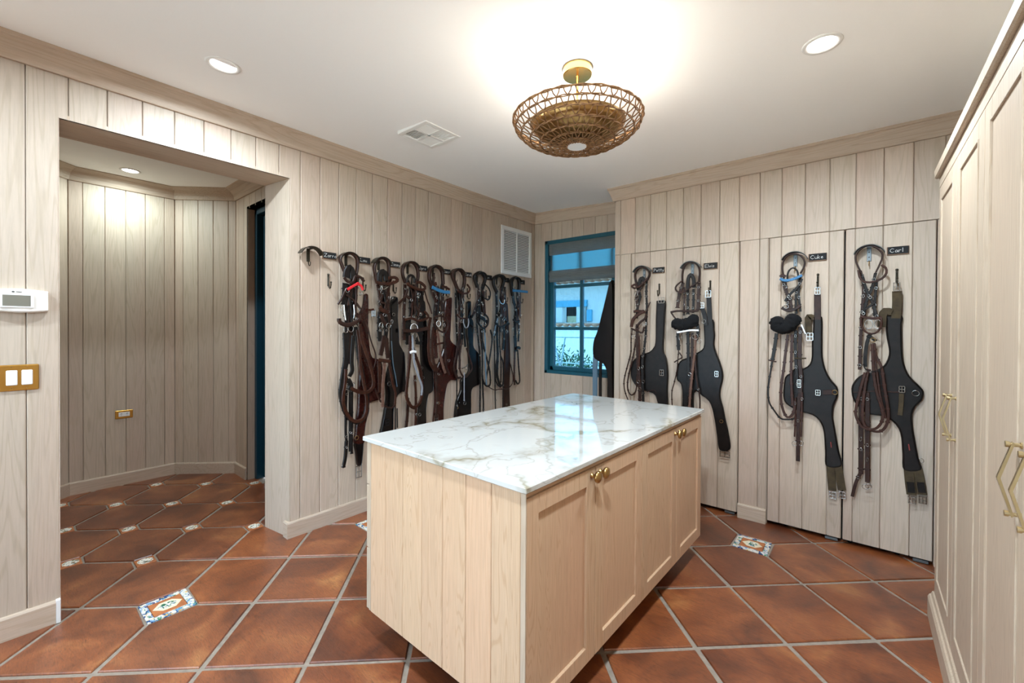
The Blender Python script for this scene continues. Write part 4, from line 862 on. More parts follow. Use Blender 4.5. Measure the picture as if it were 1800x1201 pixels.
  ('R','bit_ring','steel',10,4,60,[(2.028,0.781)],1.0),
  ('S','rein','brown',24,4,60,[(1.882,1.153),(1.887,1.038),(1.888,0.906)]),
 ]),
 'jimmy_girth': ('A', [
  ('P','girth_body','gloss_black',24,20,[(2.031,1.659),(2.078,1.654),(2.085,1.597),(2.083,1.482),(2.092,1.389),(2.095,1.31),(2.1,1.273),(2.134,1.216),(2.154,1.166),(2.161,0.904),(2.127,0.88),(2.085,0.857),(2.061,0.804),(2.045,0.723),(2.03,0.542),(1.925,0.562),(1.935,0.645),(1.958,0.759),(1.973,0.87),(1.968,1.006),(2.006,1.139),(2.011,1.312),(2.011,1.421),(2.01,1.544),(2.015,1.617)]),
  ('R','ring','steel',15,4,38,[(1.989,0.96)],1.0),
  ('S','seam','steelblue',6,2,34,[(2.012,1.299),(2.029,1.116),(2.05,1.023),(2.067,0.929)]),  # blue-grey strip draws window sheen on the black girth
  ('R','ring','steel',12,4,38,[(2.03,1.512)],1.0),
  ('B','buckle','black',38,(1.959,0.68),(1.991,0.63)),
 ]),
 'opra_bridle': ('A', [
  ('S','headpiece','dark',16,28,55,[(2.131,1.77),(2.103,1.837),(2.103,1.887),(2.136,1.928),(2.185,1.948),(2.228,1.929),(2.251,1.889),(2.257,1.842),(2.246,1.784)]),
  ('S','poll_pad','black',16,14,68,[(2.133,1.774),(2.144,1.817),(2.172,1.838),(2.207,1.822),(2.207,1.78)]),
  ('S','browband','brown',20,10,84,[(2.121,1.763),(2.172,1.744),(2.241,1.725),(2.295,1.729),(2.306,1.754),(2.259,1.784),(2.218,1.78)]),
  ('S','throat_strap','dark',16,6,74,[(2.14,1.723),(2.112,1.657),(2.047,1.598)]),
  ('S','throat_strap','dark',18,6,76,[(2.122,1.666),(2.178,1.628),(2.242,1.555),(2.296,1.514)]),
  ('S','throat_strap','brown',10,5,72,[(2.31,1.726),(2.341,1.641),(2.366,1.594),(2.391,1.527)]),
  ('S','cheek_strap','dark',24,4,56,[(2.125,1.76),(2.12,1.607),(2.115,1.514),(2.116,1.306)]),
  ('S','cheek_strap','black',50,4,52,[(2.196,1.766),(2.197,1.634),(2.197,1.503)]),
  ('S','cheek_strap','black',44,4,54,[(2.282,1.725),(2.295,1.63),(2.307,1.505)]),
  ('S','cheek_strap','dark',22,4,60,[(2.242,1.779),(2.231,1.674),(2.243,1.542)]),
  ('S','noseband','brown',16,10,86,[(2.11,1.472),(2.171,1.483),(2.235,1.465),(2.312,1.481),(2.342,1.506),(2.3,1.548)]),
  ('R','bit_ring','white',36,5,88,[(2.193,1.404)],1.0),
  ('S','noseband','dark',26,12,84,[(2.095,1.385),(2.173,1.38),(2.266,1.39),(2.338,1.404)]),
  ('R','bit_ring','steel',20,5,90,[(2.198,1.343)],1.0),
  ('S','bit_chain','steel',8,5,90,[(2.215,1.366),(2.232,1.333),(2.244,1.295)]),
  ('S','cheek_strap','black',60,4,50,[(2.281,1.505),(2.281,1.389),(2.27,1.265)]),
  ('S','cheek_strap','black',50,4,48,[(2.166,1.483),(2.161,1.389),(2.167,1.268)]),
  ('S','rein','brown',22,8,66,[(2.17,1.343),(2.164,1.133),(2.143,0.962),(2.135,0.856),(2.161,0.787),(2.201,0.746),(2.248,0.757),(2.283,0.809),(2.295,0.909),(2.273,1.055),(2.228,1.165),(2.199,1.239)]),
  ('S','rein','greyl',14,5,74,[(2.187,1.343),(2.196,1.202),(2.214,1.097),(2.258,0.985),(2.288,0.91),(2.283,0.839)]),  # grey strap colour draws the sheen along the rein
  ('S','rein_stop','white',16,10,78,[(2.162,1.203),(2.19,1.212),(2.219,1.206)]),
  ('S','martingale_strap','brown',18,4,48,[(2.231,1.009),(2.244,0.841),(2.244,0.697),(2.239,0.555)]),
  ('S','martingale_strap','dark',24,4,46,[(2.164,0.827),(2.159,0.686),(2.143,0.558)]),
 ]),
 'opra_girth': ('A', [
  ('P','girth_body','gloss_black',24,20,[(2.322,1.633),(2.358,1.63),(2.371,1.488),(2.391,1.34),(2.411,1.116),(2.449,1.049),(2.453,0.858),(2.403,0.829),(2.379,0.713),(2.37,0.502),(2.287,0.518),(2.293,0.725),(2.328,0.828),(2.337,0.974),(2.318,1.122),(2.311,1.341),(2.31,1.486)]),
  ('R','ring','steel',12,4,36,[(2.295,0.669)],1.0),
  ('R','ring','steel',10,3,36,[(2.318,1.064)],1.0),
  ('R','ring','steel',10,3,36,[(2.33,0.981)],1.0),
 ]),
 'cassie_bridle': ('A', [
  ('S','headpiece','dark',22,30,55,[(2.41,1.764),(2.379,1.82),(2.375,1.873),(2.401,1.923),(2.452,1.946),(2.501,1.926),(2.522,1.893),(2.531,1.793)]),
  ('S','headpiece_lining','dark',14,20,50,[(2.429,1.884),(2.427,1.825),(2.421,1.77)]),
  ('S','browband','blue',24,10,84,[(2.386,1.755),(2.449,1.736),(2.521,1.723),(2.581,1.725)]),
  ('S','browband_end','brown',16,9,76,[(2.495,1.774),(2.541,1.768),(2.588,1.751)]),
  ('S','cheek_strap','dark',26,4,58,[(2.395,1.758),(2.414,1.71),(2.44,1.652),(2.466,1.564)]),
  ('S','cheek_strap','mahog',22,4,62,[(2.436,1.805),(2.455,1.737),(2.462,1.638)]),
  ('S','cheek_strap','dark',28,4,56,[(2.525,1.793),(2.526,1.692),(2.523,1.541)]),
  ('S','cheek_strap','dark',36,4,50,[(2.479,1.64),(2.46,1.514),(2.441,1.389)]),
  ('S','noseband','dark',12,9,86,[(2.404,1.493),(2.442,1.508),(2.507,1.505),(2.554,1.465),(2.561,1.415),(2.527,1.37),(2.462,1.385),(2.417,1.439),(2.404,1.488)]),
  ('R','bit_ring','white',24,5,90,[(2.452,1.444)],1.0),
  ('R','bit_ring','steel',16,5,88,[(2.519,1.43)],0.5),
  ('R','bit_ring','steel',16,5,88,[(2.5,1.35)],1.0),
  ('S','rein','brown',24,4,60,[(2.388,1.497),(2.37,1.414),(2.368,1.321),(2.367,1.209),(2.384,1.11),(2.428,1.048),(2.473,1.03)]),
  ('S','rein','brown',22,4,62,[(2.419,1.414),(2.406,1.316),(2.407,1.207),(2.424,1.103),(2.465,1.036)]),
  ('S','rein','tan',20,4,72,[(2.448,1.39),(2.475,1.275),(2.492,1.155),(2.528,1.047),(2.548,1.005)]),
  ('S','rein','dark',16,4,66,[(2.538,1.364),(2.553,1.202),(2.56,1.07),(2.601,0.985)]),
  ('S','rein','mahog',28,4,58,[(2.441,1.439),(2.442,1.29),(2.455,1.141)]),
  ('S','keeper_strap','brown',14,6,78,[(2.431,1.261),(2.476,1.27),(2.515,1.274)]),
  ('S','martingale_strap','dark',20,4,48,[(2.457,1.09),(2.465,0.94),(2.472,0.789),(2.466,0.614)]),
  ('R','ring','steel',12,4,80,[(2.581,1.115)],1.0),
  ('R','ring','steel',10,4,60,[(2.48,1.0)],1.0),
 ]),
 'cassie_girth': ('A', [
  ('P','girth_body','mahog',24,20,[(2.591,1.662),(2.664,1.687),(2.669,1.624),(2.657,1.415),(2.654,1.296),(2.73,1.238),(2.759,1.203),(2.733,1.056),(2.741,0.928),(2.664,0.927),(2.619,0.897),(2.593,0.802),(2.576,0.691),(2.563,0.508),(2.458,0.526),(2.47,0.736),(2.469,0.872),(2.443,1.02),(2.485,1.047),(2.56,1.2),(2.579,1.302),(2.572,1.441),(2.578,1.569)]),
  ('R','ring','brass',12,4,36,[(2.502,0.739)],1.0),
  ('B','buckle','steel',36,(2.451,0.64),(2.496,0.573)),
 ]),
 'sarah_bridle': ('A', [
  ('S','headpiece','dark',22,30,55,[(2.718,1.735),(2.675,1.816),(2.644,1.87),(2.644,1.901),(2.675,1.93),(2.717,1.945),(2.76,1.928),(2.79,1.889),(2.79,1.82),(2.761,1.738)]),
  ('S','browband','brown',14,10,84,[(2.684,1.742),(2.741,1.725),(2.807,1.735),(2.836,1.774),(2.799,1.813)]),
  ('S','cheek_strap','black',26,4,56,[(2.689,1.796),(2.703,1.729),(2.725,1.652),(2.733,1.537)]),
  ('S','cheek_strap','dark',26,4,58,[(2.78,1.813),(2.766,1.733),(2.774,1.654),(2.731,1.531)]),
  ('S','cheek_strap','black',16,4,46,[(2.691,1.729),(2.7,1.484),(2.715,1.232)]),
  ('S','cheek_strap','steel',8,4,80,[(2.741,1.678),(2.76,1.6),(2.761,1.516)]),  # steel strip draws a pale highlight on the dark straps
  ('S','cheek_strap','black',34,4,50,[(2.759,1.733),(2.76,1.601),(2.768,1.416),(2.762,1.257)]),
  ('S','noseband','brown',12,9,86,[(2.676,1.529),(2.705,1.504),(2.748,1.495),(2.806,1.496)]),
  ('S','noseband','greyl',7,5,86,[(2.755,1.495),(2.755,1.453),(2.777,1.411),(2.807,1.416),(2.821,1.464),(2.813,1.496)]),
  ('S','rein','dark',20,4,60,[(2.73,1.442),(2.723,1.311),(2.731,1.127),(2.732,1.032)]),
  ('S','rein','dark',12,6,66,[(2.754,1.3),(2.726,1.127),(2.726,1.033),(2.76,0.967),(2.804,0.948),(2.851,0.981),(2.889,1.027),(2.858,1.121),(2.813,1.219)]),
  ('S','rein','dark',18,4,62,[(2.714,1.285),(2.687,1.155),(2.663,1.068),(2.667,1.011),(2.702,0.951),(2.745,0.947)]),
  ('S','rein','greyl',8,4,70,[(2.781,0.992),(2.781,0.86),(2.782,0.732)]),
  ('R','ring','steel',16,4,70,[(2.79,0.705)],1.0),
  ('S','martingale_strap','black',10,4,46,[(2.71,1.022),(2.711,0.801),(2.712,0.575)]),
  ('R','bit_ring','steel',16,5,84,[(2.796,1.034)],1.0),
  ('S','throat_strap','black',20,4,60,[(2.787,1.496),(2.788,1.363),(2.803,1.23)]),
  ('S','bit_chain','steel',7,5,84,[(2.738,1.033),(2.781,1.046),(2.818,1.07)]),
 ]),
 'sarah_girth': ('A', [
  ('P','girth_body','gloss_black',24,20,[(2.854,1.654),(2.911,1.663),(2.916,1.521),(2.95,1.455),(2.948,1.29),(2.957,1.218),(3.028,1.149),(3.037,1.053),(3.038,0.862),(2.998,0.844),(2.928,0.807),(2.922,0.632),(2.908,0.458),(2.722,0.49),(2.721,0.702),(2.778,0.823),(2.789,0.924),(2.874,0.982),(2.888,1.062),(2.872,1.264),(2.856,1.351),(2.855,1.552)]),
  ('R','ring','brass',10,3,36,[(2.728,0.666)],1.0),
  ('S','girth_strap','black',20,5,34,[(2.91,1.509),(2.948,1.565),(2.987,1.622)]),
  ('B','buckle','steel',36,(2.939,1.417),(2.971,1.362)),
 ]),
 'seventh_bridle': ('A', [
  ('S','headpiece','black',26,30,55,[(2.964,1.801),(2.925,1.889),(2.956,1.929),(3.011,1.946),(3.055,1.92),(3.071,1.882),(3.036,1.796)]),
  ('S','rein_loop','black',9,8,82,[(3.039,1.839),(3.096,1.799),(3.121,1.75),(3.105,1.693),(3.07,1.688),(3.024,1.705),(3.0,1.731)]),
  ('S','cheek_strap','dark',18,4,58,[(2.969,1.807),(2.991,1.726),(2.951,1.636),(2.901,1.531)]),
  ('S','cheek_strap','black',26,4,54,[(3.037,1.801),(3.022,1.639),(3.03,1.54)]),
  ('S','cheek_strap','black',24,4,50,[(2.985,1.776),(2.994,1.611),(2.995,1.445)]),
  ('S','cheek_strap','black',16,4,44,[(2.969,1.61),(2.974,1.4),(2.995,1.279),(3.014,1.139),(3.021,0.877),(3.018,0.565)]),
  ('S','noseband','black',14,10,86,[(2.942,1.499),(2.958,1.444),(3.022,1.406),(3.078,1.44),(3.086,1.502),(3.037,1.545)]),
  ('R','bit_ring','steel',22,5,88,[(2.988,1.456)],1.0),
  ('R','bit_ring','steel',18,5,88,[(3.035,1.451)],0.7),
  ('S','noseband_strap','black',30,9,76,[(2.976,1.521),(3.032,1.495),(3.097,1.457)]),
  ('S','rein','black',14,7,62,[(3.031,1.417),(3.032,1.278),(3.033,1.056),(3.034,0.922),(3.084,0.839),(3.141,0.839),(3.149,0.906),(3.128,1.016),(3.07,1.171),(3.032,1.289)]),
  ('S','rein','black',14,4,58,[(3.15,1.39),(3.176,1.292),(3.136,1.083),(3.095,0.916),(3.088,0.838)]),
  ('S','rein','steelblue',12,4,64,[(3.053,1.417),(3.07,1.278),(3.071,1.104),(3.09,0.85)]),
  ('S','martingale_strap','black',16,4,46,[(3.051,0.942),(3.06,0.773),(3.067,0.676),(3.067,0.558)]),
  ('S','cheek_strap','black',24,4,52,[(3.017,1.434),(3.026,1.306),(3.043,1.194)]),
 ]),
 'eighth_bridle': ('A', [
  ('S','headpiece','black',26,30,55,[(3.244,1.771),(3.197,1.848),(3.2,1.902),(3.243,1.932),(3.295,1.946),(3.334,1.923),(3.349,1.884),(3.314,1.799)]),
  ('S','cheek_strap','black',28,4,52,[(3.239,1.794),(3.249,1.586),(3.241,1.476),(3.216,1.332)]),
  ('S','cheek_strap','black',24,4,56,[(3.322,1.811),(3.305,1.716),(3.311,1.623),(3.271,1.529)]),
  ('S','cheek_strap','black',20,6,62,[(3.29,1.552),(3.362,1.496),(3.436,1.449)]),
  ('S','cheek_strap','steelblue',10,5,70,[(3.247,1.505),(3.213,1.418),(3.188,1.332)]),
  ('S','bit_chain','steel',8,6,84,[(3.247,1.695),(3.273,1.661),(3.318,1.658),(3.335,1.699)]),
  ('R','bit_ring','steel',20,5,84,[(3.181,1.367)],0.6),
  ('R','bit_ring','steel',18,5,84,[(3.374,1.372)],0.6),
  ('S','noseband','black',16,9,76,[(3.197,1.464),(3.267,1.424),(3.346,1.437),(3.391,1.478)]),
  ('S','rein','black',26,4,54,[(3.256,1.476),(3.254,1.332),(3.266,1.146),(3.257,0.955),(3.278,0.871),(3.32,0.803)]),
  ('S','rein','black',12,4,60,[(3.285,1.419),(3.286,1.267),(3.311,1.056),(3.312,0.851)]),
  ('S','rein','black',12,6,62,[(3.25,1.112),(3.225,1.009),(3.226,0.894),(3.27,0.82),(3.332,0.82),(3.346,0.919),(3.339,1.055),(3.308,1.115)]),
  ('S','rein','dark',6,5,66,[(3.126,0.818),(3.205,0.784),(3.283,0.782),(3.409,0.777),(3.488,0.823),(3.497,0.907),(3.444,1.049)]),
  ('S','martingale_strap','black',9,5,46,[(3.223,1.332),(3.224,1.205),(3.235,0.857),(3.246,0.566)]),
  ('S','martingale_strap','black',9,5,46,[(3.359,0.857),(3.36,0.739),(3.357,0.562)]),
  ('S','cheek_strap','black',30,4,50,[(3.359,1.437),(3.368,1.33),(3.352,1.183)]),
 ]),
 'eighth_girth': ('A', [
  ('P','girth_body','dark',20,20,[(3.419,1.665),(3.456,1.666),(3.476,1.498),(3.496,1.268),(3.508,1.024),(3.496,0.782),(3.503,0.446),(3.41,0.461),(3.407,0.791),(3.41,1.03),(3.422,1.269),(3.429,1.497)]),
  ('R','ring','steel',9,3,36,[(3.432,0.604)],1.0),
 ]),
 'ninth_bridle': ('A', [
  ('S','headpiece','black',24,30,55,[(3.498,1.752),(3.469,1.858),(3.468,1.906),(3.506,1.936),(3.553,1.948),(3.592,1.929),(3.607,1.887),(3.603,1.819)]),
  ('S','browband','blue',22,10,84,[(3.472,1.803),(3.587,1.805),(3.716,1.805)]),
  ('S','cheek_strap','black',34,4,54,[(3.499,1.776),(3.518,1.686),(3.548,1.621),(3.539,1.469),(3.551,1.268)]),
  ('S','cheek_strap','black',22,4,58,[(3.58,1.787),(3.571,1.725),(3.601,1.672),(3.543,1.584)]),
  ('S','cheek_strap','black',20,4,56,[(3.565,1.585),(3.605,1.426),(3.597,1.267)]),
  ('S','noseband','black',16,9,80,[(3.479,1.498),(3.527,1.474),(3.585,1.487)]),
  ('R','bit_ring','steel',18,5,84,[(3.571,1.365)],0.7),
  ('R','bit_ring','steel',16,5,84,[(3.475,1.402)],0.7),
  ('R','bit_ring','steel',12,4,84,[(3.521,1.601)],1.0),
  ('S','chin_strap','black',44,4,60,[(3.533,1.329),(3.544,1.237),(3.544,1.158)]),
  ('S','knot','black',24,14,70,[(3.541,1.189),(3.58,1.2),(3.609,1.187)]),
  ('S','rein','brown',20,4,56,[(3.539,1.195),(3.531,1.025),(3.532,0.903),(3.538,0.799)]),
  ('S','rein','black',14,7,60,[(3.581,1.175),(3.599,1.009),(3.618,0.884),(3.615,0.823),(3.584,0.807),(3.55,0.847)]),
 ]),
}
SIDE_GIRTH = [(-1.878, 1.86), (-1.848, 1.826), (-1.839, 1.397), (-1.842, 1.075), (-1.834, 0.753), (-1.831, 0.431), (-1.89, 0.422), (-1.904, 0.746), (-1.906, 0.963), (-1.937, 1.058), (-1.991, 1.088), (-2.053, 1.129), (-2.055, 1.273), (-2.006, 1.407), (-1.936, 1.668), (-1.895, 1.829)]
SIDE_STRAPS = [(0.05, [(-2.029, 1.164), (-2.034, 0.981), (-2.029, 0.399)], 'steelblue'), (0.03, [(-1.973, 1.122), (-1.978, 0.93), (-1.974, 0.408)], 'black')]
# ------------------------------------------------------------------ tack hung on the walls (metres along the wall, height, standoff in mm)
def spline(P, step=.012):
    if len(P) == 2: P = [P[0], ((P[0][0]+P[1][0])/2, (P[0][1]+P[1][1])/2), P[1]]
    Q = [Vector((a, b, 0)) for a, b in P]; Q = [2*Q[0]-Q[1]]+Q+[2*Q[-1]-Q[-2]]; out = []
    for k in range(1, len(Q)-2):
        a, b, c, d = Q[k-1:k+3]; n = max(2, min(8, int((c-b).length/step)))
        for i in range(n):
            t = i/n; out.append(.5*((2*b)+(c-a)*t+(2*a-5*b+4*c-d)*t*t+(3*b-a-3*c+d)*t**3))
    out.append(Q[-2]); return out
def strap_mesh(fr, P, w, d, n, wav=0):
    """a flat strap swept along the wall: w across, d thick, centre n off the wall"""
    pts = spline(P); m = len(pts); rings = []
    for k, p in enumerate(pts):
        t = (pts[min(k+1, m-1)]-pts[max(k-1, 0)]); t = t.normalized() if t.length else Vector((0, -1, 0)); s = Vector((-t.y, t.x, 0))
        nn = n+wav*math.sin(k*.9); hw, hd = w/2, d/2; c = min(hw, hd)*.55
        sec = [(-hw, -hd+c), (-hw+c, -hd), (hw-c, -hd), (hw, -hd+c), (hw, hd-c), (hw-c, hd), (-hw+c, hd), (-hw, hd-c)]
        rings.append([fr.p(p.x+s.x*a, p.y+s.y*a, nn+b) for a, b in sec])
    return SB().loft(rings)
def ring_mesh(fr, u, z, n, r, th, asp):
    return SB().tube([fr.p(u+r*asp*math.cos(2*PI*i/20), z+r*math.sin(2*PI*i/20), n+.25*r*(1-min(1, asp))*math.cos(2*PI*i/20)) for i in range(20)], th, 6, True)
def plate_mesh(fr, P, th, n):
    """padded leather shape with rolled edges"""
    Q = spline(P+[P[0]], .02)[:-1]; Q2 = []
    for k, p in enumerate(Q):
        a, b = Q[k-1], Q[(k+1) % len(Q)]; t = (b-a); t = t.normalized() if t.length else Vector((1, 0, 0)); Q2.append((p, Vector((-t.y, t.x, 0))))
    area = sum(Q[k].x*Q[(k+1) % len(Q)].y-Q[(k+1) % len(Q)].x*Q[k].y for k in range(len(Q))); sg = 1 if area > 0 else -1
    n0 = n-th/2
    def ring(ins, h): return [fr.p(p.x+s.x*ins*sg, p.y+s.y*ins*sg, h) for p, s in Q2]
    return SB().loft([ring(.001, n0), ring(0, n0+th*.3), ring(.0015, n0+th*.62), ring(.006, n0+th*.78), ring(.0075, n0+th*.70), ring(.010, n0+th*.80)])
def buckle_mesh(fr, a, b, n):
    u0, u1 = sorted((a[0], b[0])); z0, z1 = sorted((a[1], b[1])); t = min(.0042, (u1-u0)*.16); sb = SB(); X = lambda u, m, z: fr.p(u, z, m)
    for lo, hi in (((u0, z0), (u1, z0+t)), ((u0, z1-t), (u1, z1)), ((u0, z0), (u0+t, z1)), ((u1-t, z0), (u1, z1)), ((u0, (z0+z1)/2-t*.4), (u1, (z0+z1)/2+t*.4)), (((u0+u1)/2-t*.4, z0+t), ((u0+u1)/2+t*.4, z1-t))): sb.bbox((lo[0], n-.003, lo[1]), (hi[0], n+.003, hi[1]), .0008, X)
    return sb
def fleece_mesh(fr, P, r, n):
    pts = spline(P, .006); m = len(pts); rg = random.Random(11); rings = []; S = 22
    for k, p in enumerate(pts):
        t = (pts[min(k+1, m-1)]-pts[max(k-1, 0)]).normalized(); s = Vector((-t.y, t.x, 0)); e = min(k, m-1-k)/max(1, m*.16); f = math.sqrt(max(.06, 1-(1-min(1, e))**2))
        rings.append([fr.p(p.x+s.x*r*f*math.cos(a)*j, p.y+s.y*r*f*math.cos(a)*j, max(.004, n+r*.9*f*math.sin(a)*j)) for a, j in ((2*PI*i/S, 1+rg.uniform(-.16, .16)) for i in range(S))])
    return SB().loft(rings)
FRS = {'A': WA, 'B': WB}
def build_tack(key, name, label, cat, group):
    wall, items = TACK[key]; fr = FRS[wall]; us = []; zs = []
    for it in items:
        pl = it[-2] if it[0] == 'R' else ([it[-2], it[-1]] if it[0] == 'B' else it[-1])
        us += [p[0] for p in pl]; zs += [p[1] for p in pl]
    root = empty(name, fr.p((min(us)+max(us))/2, min(zs), .03), label, cat, group)
    for it in items:
        k, part, mat = it[:3]
        if k == 'S': o = strap_mesh(fr, it[6], it[3]/1000*(1.22 if wall == 'A' and it[3] < 34 else 1.05), (it[4]+(5 if wall == 'A' else 2))/1000, it[5]/1000).build(part, mat, root, False)
        elif k == 'R': o = ring_mesh(fr, *it[6][0], it[5]/1000, it[3]/1000, it[4]/2200, it[7]).build(part, mat, root, True)
        elif k == 'P': o = plate_mesh(fr, it[5], it[3]/1000, it[4]/1000).build(part, mat, root, False)
        elif k == 'B': o = buckle_mesh(fr, it[4], it[5], it[3]/1000).build(part, mat, root)
        elif k == 'F': o = fleece_mesh(fr, it[5], it[3]/1000, it[4]/1000).build(part, mat, root, True)
        if k == 'S' and part in ('rein', 'cheek_strap', 'martingale_strap'):
            Q = spline(it[6]); L = 0; nxt = .03; w = it[3]/1000*1.3+.003; d = (it[4]+7)/1000; sb = SB(); bk = SB(); cnt = 0
            for a, b in zip(Q, Q[1:]):
                L += (b-a).length
                if L >= nxt:
                    t = (b-a).normalized()*.004; nxt += {'rein': .075, 'cheek_strap': .055}.get(part, .15); cnt += 1
                    strap = strap_mesh(fr, [(b.x-t.x, b.y-t.y), (b.x+t.x, b.y+t.y)], w, d, it[5]/1000); sb.add(strap.v, strap.f)
                    if part != 'rein' and cnt % 2 and it[3] < 40:
                        rg = ring_mesh(fr, b.x, b.y, it[5]/1000+d*.6, .0085, .0017, .8); bk.add(rg.v, rg.f)
            if sb.v: sb.build('keeper', mat if mat != 'steel' else 'dark', o, kind='stuff')
            if bk.v: bk.build('buckle', 'steel', o, True, 'stuff')
    if wall == 'A' and key.endswith('bridle'):
        rg = random.Random(key); uc = BU[key[:-7]]; zb = {'lou': 1.32, 'jimmy': 1.36, 'opra': 1.38, 'cassie': 1.38, 'sarah': 1.36}.get(key[:-7], 1.30)
        wide = .060 if key[:-7] in ('lou', 'jimmy', 'opra', 'cassie') else .042
        for q in range(8):
            z0 = rg.uniform(1.76, 1.84) if q < 5 else rg.uniform(1.58, 1.68); z1 = rg.uniform(1.50, 1.60) if q < 5 else rg.uniform(zb, zb+.12); a0 = rg.uniform(-1, 1)*wide; a1 = rg.uniform(-1, 1)*wide
            P = [(uc+.02+a0+(a1-a0)*t+rg.uniform(-.008, .008), z0+(z1-z0)*t) for t in (0, .35, .7, 1)]
            strap_mesh(fr, P, rg.uniform(.011, .018), .008, rg.uniform(.05, .078)).build('cheek_strap', rg.choice(('black', 'dark', 'dark', 'brown')), root)
        for q in range(7):
            ring_mesh(fr, uc+.02+rg.uniform(-1, 1)*wide, rg.uniform(1.50, 1.78) if q < 5 else rg.uniform(zb+.05, 1.5), rg.uniform(.075, .09), rg.uniform(.009, .017), .0019, rg.uniform(.5, 1)).build('buckle_ring', 'steel', root, True)
    return root
BU = {k: u for k, w, u, z in BRACKETS}
NM = {'zorro': 'Zorro', 'lou': 'Lou', 'jimmy': 'Jimmy', 'opra': 'Opra', 'cassie': 'Cassie', 'sarah': 'Sarah', 'seventh': None, 'eighth': None, 'ninth': None, 'petty': 'Petty', 'elvis': 'Elvis', 'cuke': 'Cuke', 'carl': 'Carl'}
ORD = {'seventh': 'seventh plate on the long wall', 'eighth': 'eighth plate on the long wall', 'ninth': 'plate beneath the white grille'}
def where(k): return 'the plate reading '+NM[k] if NM[k] else 'the '+ORD[k]
BRL = {
 'lou': 'dark bridle tied with a red bow at the plate reading Lou', 'jimmy': 'brown bridle with looped browband at the plate reading Jimmy', 'opra': 'brown bridle with a large white bit ring and grey-sheened rein',
 'cassie': 'mahogany bridle with blue browband and pale bit ring on the long plank wall', 'sarah': 'dark bridle with grey loops at the plate reading Sarah', 'seventh': 'black bridle with a round rein loop sticking out beside its bracket',
 'eighth': 'black bridle with long thin reins, second from the window corner', 'ninth': 'short black bridle with straight blue browband beneath the white grille', 'petty': 'brown bridle on the closet door at the plate nearest the window',
 'elvis': 'dark bridle with black sheepskin noseband and white bit bar at the plate reading Elvis', 'cuke': 'brown bridle with blue browband and black sheepskin noseband at the plate reading Cuke', 'carl': 'brown bridle with looped reins at the plate reading Carl'}
GRL = {
 'lou': 'mahogany belly girth hanging past the island corner beside the bow-tied bridle', 'jimmy': 'glossy black belly girth hanging at the plate reading Jimmy', 'opra': 'narrow black girth behind the bridle with the white bit ring',
 'cassie': 'mahogany belly girth behind the blue-banded bridle on the long wall', 'sarah': 'black belly girth with short side strap at the plate reading Sarah', 'eighth': 'narrow dark brown girth strap, nearest the window corner on the long wall',
 'petty': 'black belly girth on the closet door nearest the window', 'elvis': 'black belly girth at the plate reading Elvis, reaching below the marble edge', 'cuke': 'black belly girth with olive elastics at the plate reading Cuke', 'carl': 'large black belly girth with olive elastics beside the wardrobe'}
for key in TACK:
    k, typ = key.rsplit('_', 1)
    if typ == 'bridle': build_tack(key, 'bridle', BRL[k], 'bridle', 'bridles hung on the walls')
    else: build_tack(key, 'girth', GRL[k], 'girth', 'girths hung on the walls')
# crescent brackets
for k, wall, u, z in BRACKETS:
    fr = FRS[wall]; z = 1.951 if wall == 'A' else 1.940
    zinc = 'zinc' if wall == 'B' else 'iron'
    b = empty('bridle_bracket', fr.p(u, z-.1, 0), ('empty crescent bridle bracket beside ' if k == 'zorro' else 'crescent bridle bracket under the headpiece beside ')+where(k), 'bracket', 'crescent bridle brackets')
    R = .078; rings = []
    for i in range(17):
        a = math.radians(22+136*i/16); c, s = math.cos(a), math.sin(a)
        rings.append([fr.p(u-(R-r)*c, z-R+(R-r)*s, m) for r, m in ((0, .016), (.001, .045), (0, .078), (-.004, .080), (-.0045, .078), (-.0035, .045), (-.0045, .016), (-.004, .014))])
    SB().loft([[(p) for p in r] for r in rings]).build('crescent', zinc, b)
    SB().bbox((u-.0115, 0, z-.094), (u+.0115, .005, z-.002), .0015, lambda uu, m, zz: fr.p(uu, zz, m)).build('back_plate', zinc, b)
    SB().bbox((u-.0115, .004, z-.012), (u+.0115, .06, z-.007), .001, lambda uu, m, zz: fr.p(uu, zz, m)).build('arm', zinc, b)
    for dz_ in (.035, .068): SB().lathe([(0, .0075), (.003, .007), (.0042, .0045), (0, .0045)], lambda p, q, h: fr.p(u+p, z-dz_+q, h), 8).build('screw', 'iron', b)
    SB().tube([fr.p(u, z-.088, .004), fr.p(u, z-.105, .007), fr.p(u, z-.122, .015), fr.p(u, z-.124, .027), fr.p(u, z-.112, .035), fr.p(u, z-.097, .037)], .0026, 7).build('wire_hook', 'iron' if wall == 'A' else 'brass', b, True)
# girth hooks
for k, wall, u, z in HOOKS:
    fr = FRS[wall]; z = 1.785
    h = empty('tack_hook', fr.p(u, z-.1, 0), ('empty black wall hook below ' if k in ('zorro', 'seventh', 'ninth') else 'black wall hook holding a girth below ')+where(k), 'hook', 'black girth hooks')
    SB().bbox((u-.006, 0, z-.085), (u+.006, .006, z+.004), .002, lambda uu, m, zz: fr.p(uu, zz, m)).build('shank', 'iron', h)
    SB().lathe([(.0075, .001), (.008, .006), (.0055, .011), (0, .012)], lambda p, q, m: fr.p(u+p, z-.004+q, m), 10).build('boss', 'iron', h, True)
    SB().tube([fr.p(u, z-.02, .006), fr.p(u, z-.07, .008), fr.p(u, z-.092, .014), fr.p(u, z-.102, .026), fr.p(u, z-.096, .038), fr.p(u, z-.080, .043), fr.p(u, z-.062, .043)], .0042, 8).build('hook', 'iron', h, True)
    SB().lathe([(0, -.005), (.0055, -.003), (.0065, .001), (.005, .005), (0, .007)], lambda p, q, zz: fr.p(u+p, z-.060+zz, .043+q), 10).build('tip', 'iron', h, True)
